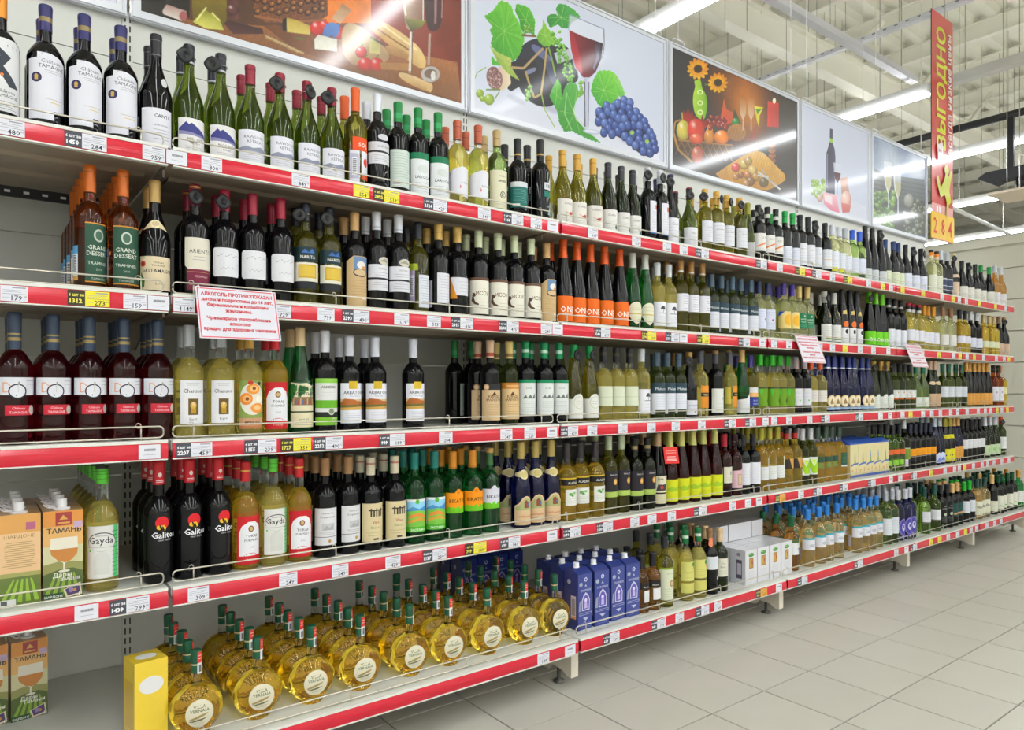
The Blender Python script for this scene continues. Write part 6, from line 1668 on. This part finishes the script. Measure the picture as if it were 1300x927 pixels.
# ---------------------------------------------------------------- cartons
def carton(name, w, d, h, bodyc, front, side, cap, top=None):
    mb = MB()
    if top == 'slant':
        mb.prism([(-d / 2, 0), (d / 2, 0), (d / 2, h), (-d / 2 + .03, h), (-d / 2, h - .016)], 'x', -w / 2, w / 2, 0, hx(bodyc))
    elif top == 'gable':
        mb.prism([(-d / 2, 0), (d / 2, 0), (d / 2, h - .02), (.004, h), (-.004, h), (-d / 2, h - .02)], 'x', -w / 2, w / 2, 0, hx(bodyc))
    else:
        mb.box(-w / 2, -d / 2, 0, w / 2, d / 2, h, 0, hx(bodyc))
    body = mb.mesh(name, 'gloss_print')
    fm = art(front, lambda u, v, e: (u, -d / 2 - e, v), 'front_print', 'gloss_print')
    sm = art(side, lambda u, v, e: (-w / 2 - e, -u, v), 'side_print', 'gloss_print')
    cm = None
    if cap == 'tap':                          # white screw cap on a plate with a carrying strap
        m = MB().lathe([(.018, 0), (.018, .004), (.011, .005), (.011, .024), (.0105, .026), (.001, .0262)], 18)
        m.tube([(-.012, .0, .003), (-.03, -.016, .008), (-.038, -.004, .013), (-.03, .012, .01), (-.012, .006, .003)], .0022, 6)
        cm = m.mesh('cap', 'cap_white', True, angle=.7)
    elif cap == 'screw':
        m = MB().lathe([(.0125, 0), (.0125, .003), (.0105, .004), (.0112, .016), (.0106, .0175), (.001, .0178)], 16)
        cm = m.mesh('cap', 'cap_white', True, angle=.7)
    def place(x, y, z, rz, label, group, capz=None, capy=0, lay=False):
        o = tag(link(name, body, None, (x, y, z + .0008), rz), label, 'carton', group)
        link('front_print', fm, o)
        link('side_print', sm, o)
        if cm:
            link('cap', cm, o, (0, capy, h if capz is None else capz))
        if lay:
            o.rotation_euler = (PI / 2, 0, rz)
        return o
    return place


VINE = [G([(-42, 0), (42, 0), (42, 62), (20, 72), (-10, 70), (-42, 60)], '4a5c22'), G([(-42, 60), (-10, 70), (20, 72), (42, 62), (42, 84), (0, 92), (-42, 84)], '8c8c4c')]
ROWSV = [G([(-40 + 16 * i, 8), (-30 + 16 * i, 8), (-12 + 9 * i, 60), (-16 + 9 * i, 60)], '7ca02c') for i in range(5)]
of = [R(-42, 0, 42, 214, 'dca860'), R(-42, 176, 42, 214, 'd88c34'), R(-42, 84, 42, 128, 'c8c498')] + VINE + ROWSV + [
    R(-16, 178, 18, 210, 'a02828'), G([(-8, 192), (0, 204), (10, 192)], 'd8a04c'), R(-12, 182, 14, 186, 'd8a04c'), T('ТАМАНЬ', 2, 160, 17, '2e2a24', .02), R(22, 170, 40, 186, 'b8a0c0'),
    G([(-26, 148), (30, 148), (31, 116), (22, 96), (6, 86), (0, 86), (-16, 96), (-27, 116)], 'e0dac8'), G([(-27, 120), (31, 120), (29, 106), (18, 92), (4, 86), (-12, 93), (-25, 108)], 'c07a2c'), R(0, 66, 4, 86, 'd8d4c0'), E(2, 66, 12, 3, 'd8d4c0'),
    T('Дары', -2, 52, 15, 'e0dcd4', .01), T('Тамани', 10, 42, 14, 'e0dcd4', .01), G([(0, 20), (36, 34), (40, 4), (6, -0)], 'd8c8b0'), G([(4, 20), (33, 31), (36, 8), (9, 4)], '4a3c6a'), E(16, 18, 5, 7, '8c7ab0'), E(24, 16, 4, 4, 'c88a34'),
    R(-42, 0, 0, 14, '1c4a24'), T('ШАРДОНЕ', -20, 3, 7.5, 'e0e0d8', .02), T('1', 34, 2, 12, 'e8e8e0', .02)]
osd = [R(-34, 0, 34, 214, 'e0b888'), R(-34, 170, 34, 214, 'd89c4c'), T('ШАРДОНЕ', 0, 158, 10, '8c6a34')] + lines(-28, 28, 86, 150, 13, 'a88c5c', .8) + [R(-34, 0, 34, 70, '5c7024'), R(-34, 66, 34, 76, '9c9c54')] + \
    [G([(-32 + 14 * i, 6), (-24 + 14 * i, 6), (-8 + 7 * i, 60), (-11 + 7 * i, 60)], '8cb434') for i in range(5)] + [R(-32, 0, -6, 14, 'd8d8d4'), R(-30, 2, -20, 12, '555'), R(10, 176, 26, 194, 'b05a7a')]
op = carton('wine_carton', .084, .068, .214, 'd8a460', of, osd, 'tap')
gp = 'orange wine cartons on the fourth shelf'
for c, (s, rz) in enumerate(((.088, 0), (.176, .0))):
    for q in range(4):
        wh = ['front one', 'second back', 'third back', 'fourth back'][q]
        o = op(s, 2.085 + q * .0735, SH[3], rz, f"orange vineyard wine carton with white tap, {['end', 'inner'][c]} column, {wh}, fourth shelf", gp)
        if c == 0 and q == 0:                  # turned so that its text side faces out
            fp = [ch for ch in o.children if ch.name.startswith('front_print')][0]
            bpy.data.objects.remove(fp)
            link('text_print', art([('p' if w[0] == 'p' else 't',) + tuple(w[1:]) for w in osd], lambda u, v, e: (u * 1.22, -.034 - e, v), 'text_print', 'gloss_print'), o)
for c, s in enumerate((.03, .12)):
    op(s, 2.38, SH[4], .1, f"orange wine carton in the dark at the back of the bottom shelf, {['outer', 'inner'][c]} one", 'orange cartons on the bottom shelf')
yb = carton('juice_carton', .08, .08, .212, 'e8c830', [E(0, 150, 30, 22, 'e0e0e0')], [R(-30, 40, 30, 160, 'd8b020')], None)
yb(.355, 2.03, SH[4], .15, 'yellow box with a white oval at the near end of the bottom shelf', None)
tops = art([E(0, 0, 26, 20, 'dcdcdc', 18)], lambda u, v, e: (u, v, .212 + e), 'top_print')
link('top_print', tops, [o for o in C.objects if o.name == 'juice_carton'][0])

# blue cartons
bf = [R(-37, 0, 37, 206, '2c3c8c'), E(4, 186, 9, 9, 'c8cce0', 5), E(4, 186, 5, 5, '2c3c8c', 5), E(-22, 170, 9, 8, '9aa4b4'), G([(-2, 158), (4, 168), (10, 158), (6, 160), (4, 164), (2, 160)], 'c8cce0'), T('СТОЛОВОЕ', 4, 142, 10, 'c4c8dc', .01),
      G([(-16, 70), (24, 70), (26, 108), (16, 128), (4, 138), (-8, 128), (-18, 108)], 'c8c4e0'), G([(-12, 74), (20, 74), (22, 106), (14, 122), (4, 130), (-6, 122), (-14, 106)], '5a50b0'), E(4, 108, 7, 7, 'd8d4ec'), G([(-4, 78), (12, 78), (10, 100), (-2, 100)], 'b8b0dc'),
      G([(-34, 70), (-20, 70), (-22, 112), (-30, 104)], '8c94b0'), R(-30, 54, 34, 62, 'a8acd0'), R(-28, 55.5, 32, 60.5, '2c3c8c'), G([(-12, 44), (20, 44), (4, 32)], 'b8bcd8'), R(-34, 22, 34, 23.5, '8c94c0')] + lines(-26, 30, 6, 18, 2, '7a84b8')
bs = [R(-37, 0, 37, 206, '28367c'), R(0, 40, 26, 126, 'd0c8d8'), R(2, 40, 24, 48, 'e08a4c')] + [R(4, 54 + 4.4 * i, 22, 56.4 + 4.4 * i, '4a4458') for i in range(14)] + [E(-10, 176, 9, 9, 'a8b0c0')]
bp_ = carton('wine_carton', .0745, .074, .224, '28387e', bf, bs, 'screw', 'slant')
gb = 'blue wine cartons on the bottom shelf'
for c, x in enumerate((733.5, 754.5, 776, 794.5)):
    s = s_of(x, 1.99)
    for q in range(3):
        bp_(s, 1.985 + q * .082 + (.004, .0, .006, .002)[c], SH[4], (.05, -.02, .03, -.03)[c], f"blue wine carton with white screw cap, {nth(c + 1)} column, {['front one', 'middle one', 'rear one'][q]}", gb, capy=-.018 + .028, capz=.224)
k = 0
for (s, y) in ((1.60, 2.43), (1.68, 2.43), (1.76, 2.43), (1.60, 2.52), (1.68, 2.52), (1.76, 2.52), (1.84, 2.52), (1.84, 2.43)):
    k += 1
    bp_(s, y, SH[4], .02, f"blue wine carton in the dim group behind the last flasks, {nth(k)} of eight", gb, capy=.01, capz=.224)

# white cartons with a small picture
wf = [R(-46, 0, 46, 158, 'dadae0'), E(0, 134, 22, 9, '3a8a3c'), E(-8, 138, 9, 5, '6ab05c'), E(10, 136, 8, 5, '54a04a'), R(-17, 72, 17, 120, '8c6a3c'), R(-14, 75, 14, 117, 'b8843c'), E(-3, 92, 6, 14, 'c8a02c'), E(7, 98, 5, 10, 'a84a2c')] + lines(-28, 28, 24, 60, 5, 'c0c0c8')
wsd = [R(-40, 0, 40, 158, 'd2d2da'), R(-8, 26, 22, 112, '5c5468'), R(-4, 44, 18, 96, 'c8c0d0'), E(4, 136, 10, 8, '8c8c94')]
wp = carton('wine_box', .093, .08, .158, 'dcdce2', wf, wsd, None, None)
gw = 'white wine boxes on the bottom shelf'
wx = [s_of(x, 1.97) for x in (946, 963, 979, 994)]
for c, s in enumerate(wx):
    s = wx[0] + c * .0975
    for q in range(4):
        wp(s, 1.978 + q * .085, SH[4], (.02, -.01, .015, 0)[c], f"white wine box with small amber picture, {nth(c + 1)} column, {['front one', 'second back', 'third back', 'rear one'][q]}", gw)
    o = wp(s, 2.10 + .158, SH[4] + .1595 + .0405, (.01, .02, -.02, 0)[c], f"white wine box lying flat on top of the {nth(c + 1)} column of white boxes", gw, lay=True)

# yellow and blue cartons
yf = [R(-45, 0, 45, 190, 'dccf98'), R(-45, 0, 45, 16, '2c50a8'), G([(4, 80), (12, 80), (14, 120), (10, 150), (6, 150), (2, 120)], '5a90d0'), G([(-2, 84), (18, 84), (14, 112), (2, 112)], '8c9c3c'), G([(-40, 62), (-10, 72), (44, 76), (44, 86), (-10, 82), (-40, 74)], '2c5ab8'), E(-20, 40, 12, 8, 'd8a86c'), R(20, 20, 26, 56, 'b87a5c')]
ys = [R(-40, 0, 40, 190, 'd8c88c'), R(-6, 30, 20, 110, 'd0c0d0'), R(-2, 40, 16, 90, '8c5a7c')]
yp = carton('wine_box', .090, .08, .215, '2c5cc0', yf, ys, None, 'gable')
gy = 'yellow and blue wine boxes on the fourth shelf'
ya = (s_of(1066, 2.08) + s_of(1124, 2.08)) / 2
for c in range(5):
    for q in range(3):
        yp(ya + (c - 2) * .092 + .008, 2.085 + q * .086, SH[3], 0, f"pale yellow box with blue top and bottle picture, {nth(c + 1)} column, {['front one', 'middle one', 'rear one'][q]}", gy)

# red hang tag on the cork capped bottle of the fourth shelf
s = [q[0] for q in FR[3] if q[1] == 'cork'][0]
t = tag(link('hang_tag', None, None, (s + .004, 2.02, SH[3] + .262), -.2), 'red square hang tag on the cork coloured bottle, fourth shelf', 'tag')
t.rotation_euler = (math.radians(-14), 0, -.35)
link('card', MB().box(-.034, 0, -.072, .034, .0012, 0).mesh('card', 'rail_red'), t)
link('print', art([R(-34, -72, 34, 0, 'd8302c')] + lines(-26, 26, -30, -14, 2, 'f0c0b8', .8) + lines(-26, 26, -62, -40, 4, 'f4dcd8', 1.1), flat, 'print'), t)

# ---------------------------------------------------------------- price cards on the rails: (column x, kind, price)
PT = ['14 w 480;109 d 284.1450;197 w 959;223 b 0;269 w 800;382 w 849;459 Y 554;491 y 519.2492;553 d 429.2124;615 w 549;652 d 200.1160;681 w 239;702 b 0;753 w 799;808 w 659;847 w 549;868 w 599;892 d 459;967 d 590;990 w 379;1016 y 449;1037 d 329;1057 w 349;1077 y 469;1103 w 289;1121 Y 459;1131 w 399;1146 Y 379;1172 Y 549;1196 w 459;1210 Y 399;1218 w 289;1227 w 359;1244 Y 459;1264 Y 349;1277 w 299',
      '18 w 179;113 y 273.1312;172 w 159;201 b 0;234 w 1149;358 w 729;414 w 799;452 d 490.2393;510 w 519;551 w 593;587 d 416.2015;646 d 475.2230;694 w 249;708 b 0;765 d 699.3240;824 y 599.2790;859 d 499.2350;893 y 399.1899;863 b 0;945 d 349.1690;968 b 0;983 w 449;1002 w 449;1041 w 389;1057 w 359;1073 Y 599;1092 w 549;1109 w 499;1128 b 0;1171 w 459;1192 Y 359;1211 w 329;1219 Y 399;1228 w 299;1237 Y 369;1249 w 479;1265 w 419;1275 w 389;1281 Y 349',
      '190 b 0;247 d 459.2207;331 d 239.1155;376 y 359.1727;417 d 490.2252;498 d 189.989;566 w 204;643 w 249;673 w 229;701 b 0;723 d 429.2090;752 w 182;791 w 191;827 w 434;858 w 431;891 w 389;927 d 359.1690;953 d 329.1590;972 b 0;983 w 299;1002 w 399;1028 w 329;1048 d 289.1390;1091 d 459.2190;1118 w 399;1130 b 0;1146 w 379;1156 Y 449;1172 w 389;1183 w 329;1194 w 299;1207 w 459;1216 b 0;1228 w 349;1242 w 279;1251 w 389;1258 w 299;1266 Y 349;1272 w 359;1279 Y 299',
      '110 b 0;165 d 299.1439;252 w 309;366 w 249;432 w 549;499 w 429;552 d 239.1157;604 y 149.709;648 d 147.699;701 b 0;726 d 310.1490;768 d 299.1430;806 w 259;828 w 259;853 w 399;889 d 329.1580;930 w 389;950 b 0;964 b 0;991 o 269.1290;1017 w 279;1038 d 249.1190;1071 d 289.1390;1107 d 239.1150;1131 b 0;1143 w 229;1160 d 249;1182 Y 299;1200 w 259;1212 w 219;1218 w 229;1225 Y 199;1236 w 249;1247 w 279;1254 w 229;1262 w 269;1272 w 259;1281 w 239',
      '690 w 189;724 b 0;776 d 139.659;836 d 199.949;863 w 229;892 d 199.949;912 w 249;967 o 169.799;989 b 0;1019 d 179.849;1090 d 199.949;1138 w 219;1151 b 0;1160 d 209.990;1182 Y 189;1193 Y 199;1204 w 179;1216 w 189;1226 Y 169;1233 w 199;1240 w 189;1253 w 179;1263 w 169;1271 w 189']
def tag_ops(kind, txt):
    pr = txt.split('.')
    base = {'w': 'dcdce6', 'b': 'dcdce6', 'Y': 'e8dc3c', 'd': 'dcdce6', 'y': 'e8dc3c', 'o': 'e8a83c'}[kind]
    if kind == 'b':
        return [R(-25, -18, 25, 18, base)] + [R(-12 + 2.2 * i, 2, -10.6 + 2.2 * i, 8, '555') for i in range(12)] + [R(-14, -8, 14, -7, '999')], 50
    wide = kind in 'dyo'
    x0 = -26 if not wide else -8
    ops = [R(x0, -18, x0 + 52, 18, base)]
    ops += [R(x0 + 22, 12, x0 + 48, 15, '9a9aa4'), R(x0 + 4, 7, x0 + 46, 8, '9a9aa4'), R(x0 + 4, 3, x0 + 40, 4, '9a9aa4'), R(x0 + 4, -1.4, x0 + 50, -.6, '777'), R(x0 + 4, -10, x0 + 18, -9, 'aaa')]
    ops += [T(pr[0], x0 + 31, -15.5, 16, '2e2e34', .012), T('00', x0 + 47, -9, 7, '55555c')]
    if wide:
        ops += [R(x0 - 36, -18, x0, 18, '4a4c56' if kind != 'y' else '3c3a2c'), T('6 шт за', x0 - 18, 4, 9.5, 'ececf0' if kind == 'd' else 'e8dc5c', .03), T((pr + ['1199'])[1], x0 - 19, -12, 14, 'ececf0' if kind == 'd' else 'e8dc5c', .04)]
    return ops, 88 if wide else 52
COLN = {'w': 'white', 'b': 'white barcode', 'Y': 'yellow', 'd': 'white and dark', 'y': 'yellow and dark', 'o': 'orange and dark'}
_tg = {}
for r in range(5):
    items = []
    for it in PT[r].split(';'):
        x, k, t_ = it.split()
        items.append([s_of(float(x), LIP[r] - .017), k, t_])
    items.sort()
    wmap = lambda k: .089 if k in 'dyo' else .053
    for it in range(60):
        for a, b in zip(items, items[1:]):
            d = (wmap(a[1]) + wmap(b[1])) / 2 + .001 - (b[0] - a[0])
            if d > 0:
                a[0] -= d / 2; b[0] += d / 2
    for i, (s, k, t_) in enumerate(items):
        if (k, t_) not in _tg:
            _tg[(k, t_)] = art(tag_ops(k, t_)[0], flat, 'price_tag')
        # the rail bulges, so a card sits just proud of its crown
        o = link('price_tag', _tg[(k, t_)], None, (s + (.0 if k not in 'dyo' else .0), LIP[r] - .0162, SH[r] - .026))
        tag(o, f'{nth(i + 1)} price card from the near end, {ROW[r]} rail, {COLN[k]}', 'price tag', 'price cards in the shelf rails')
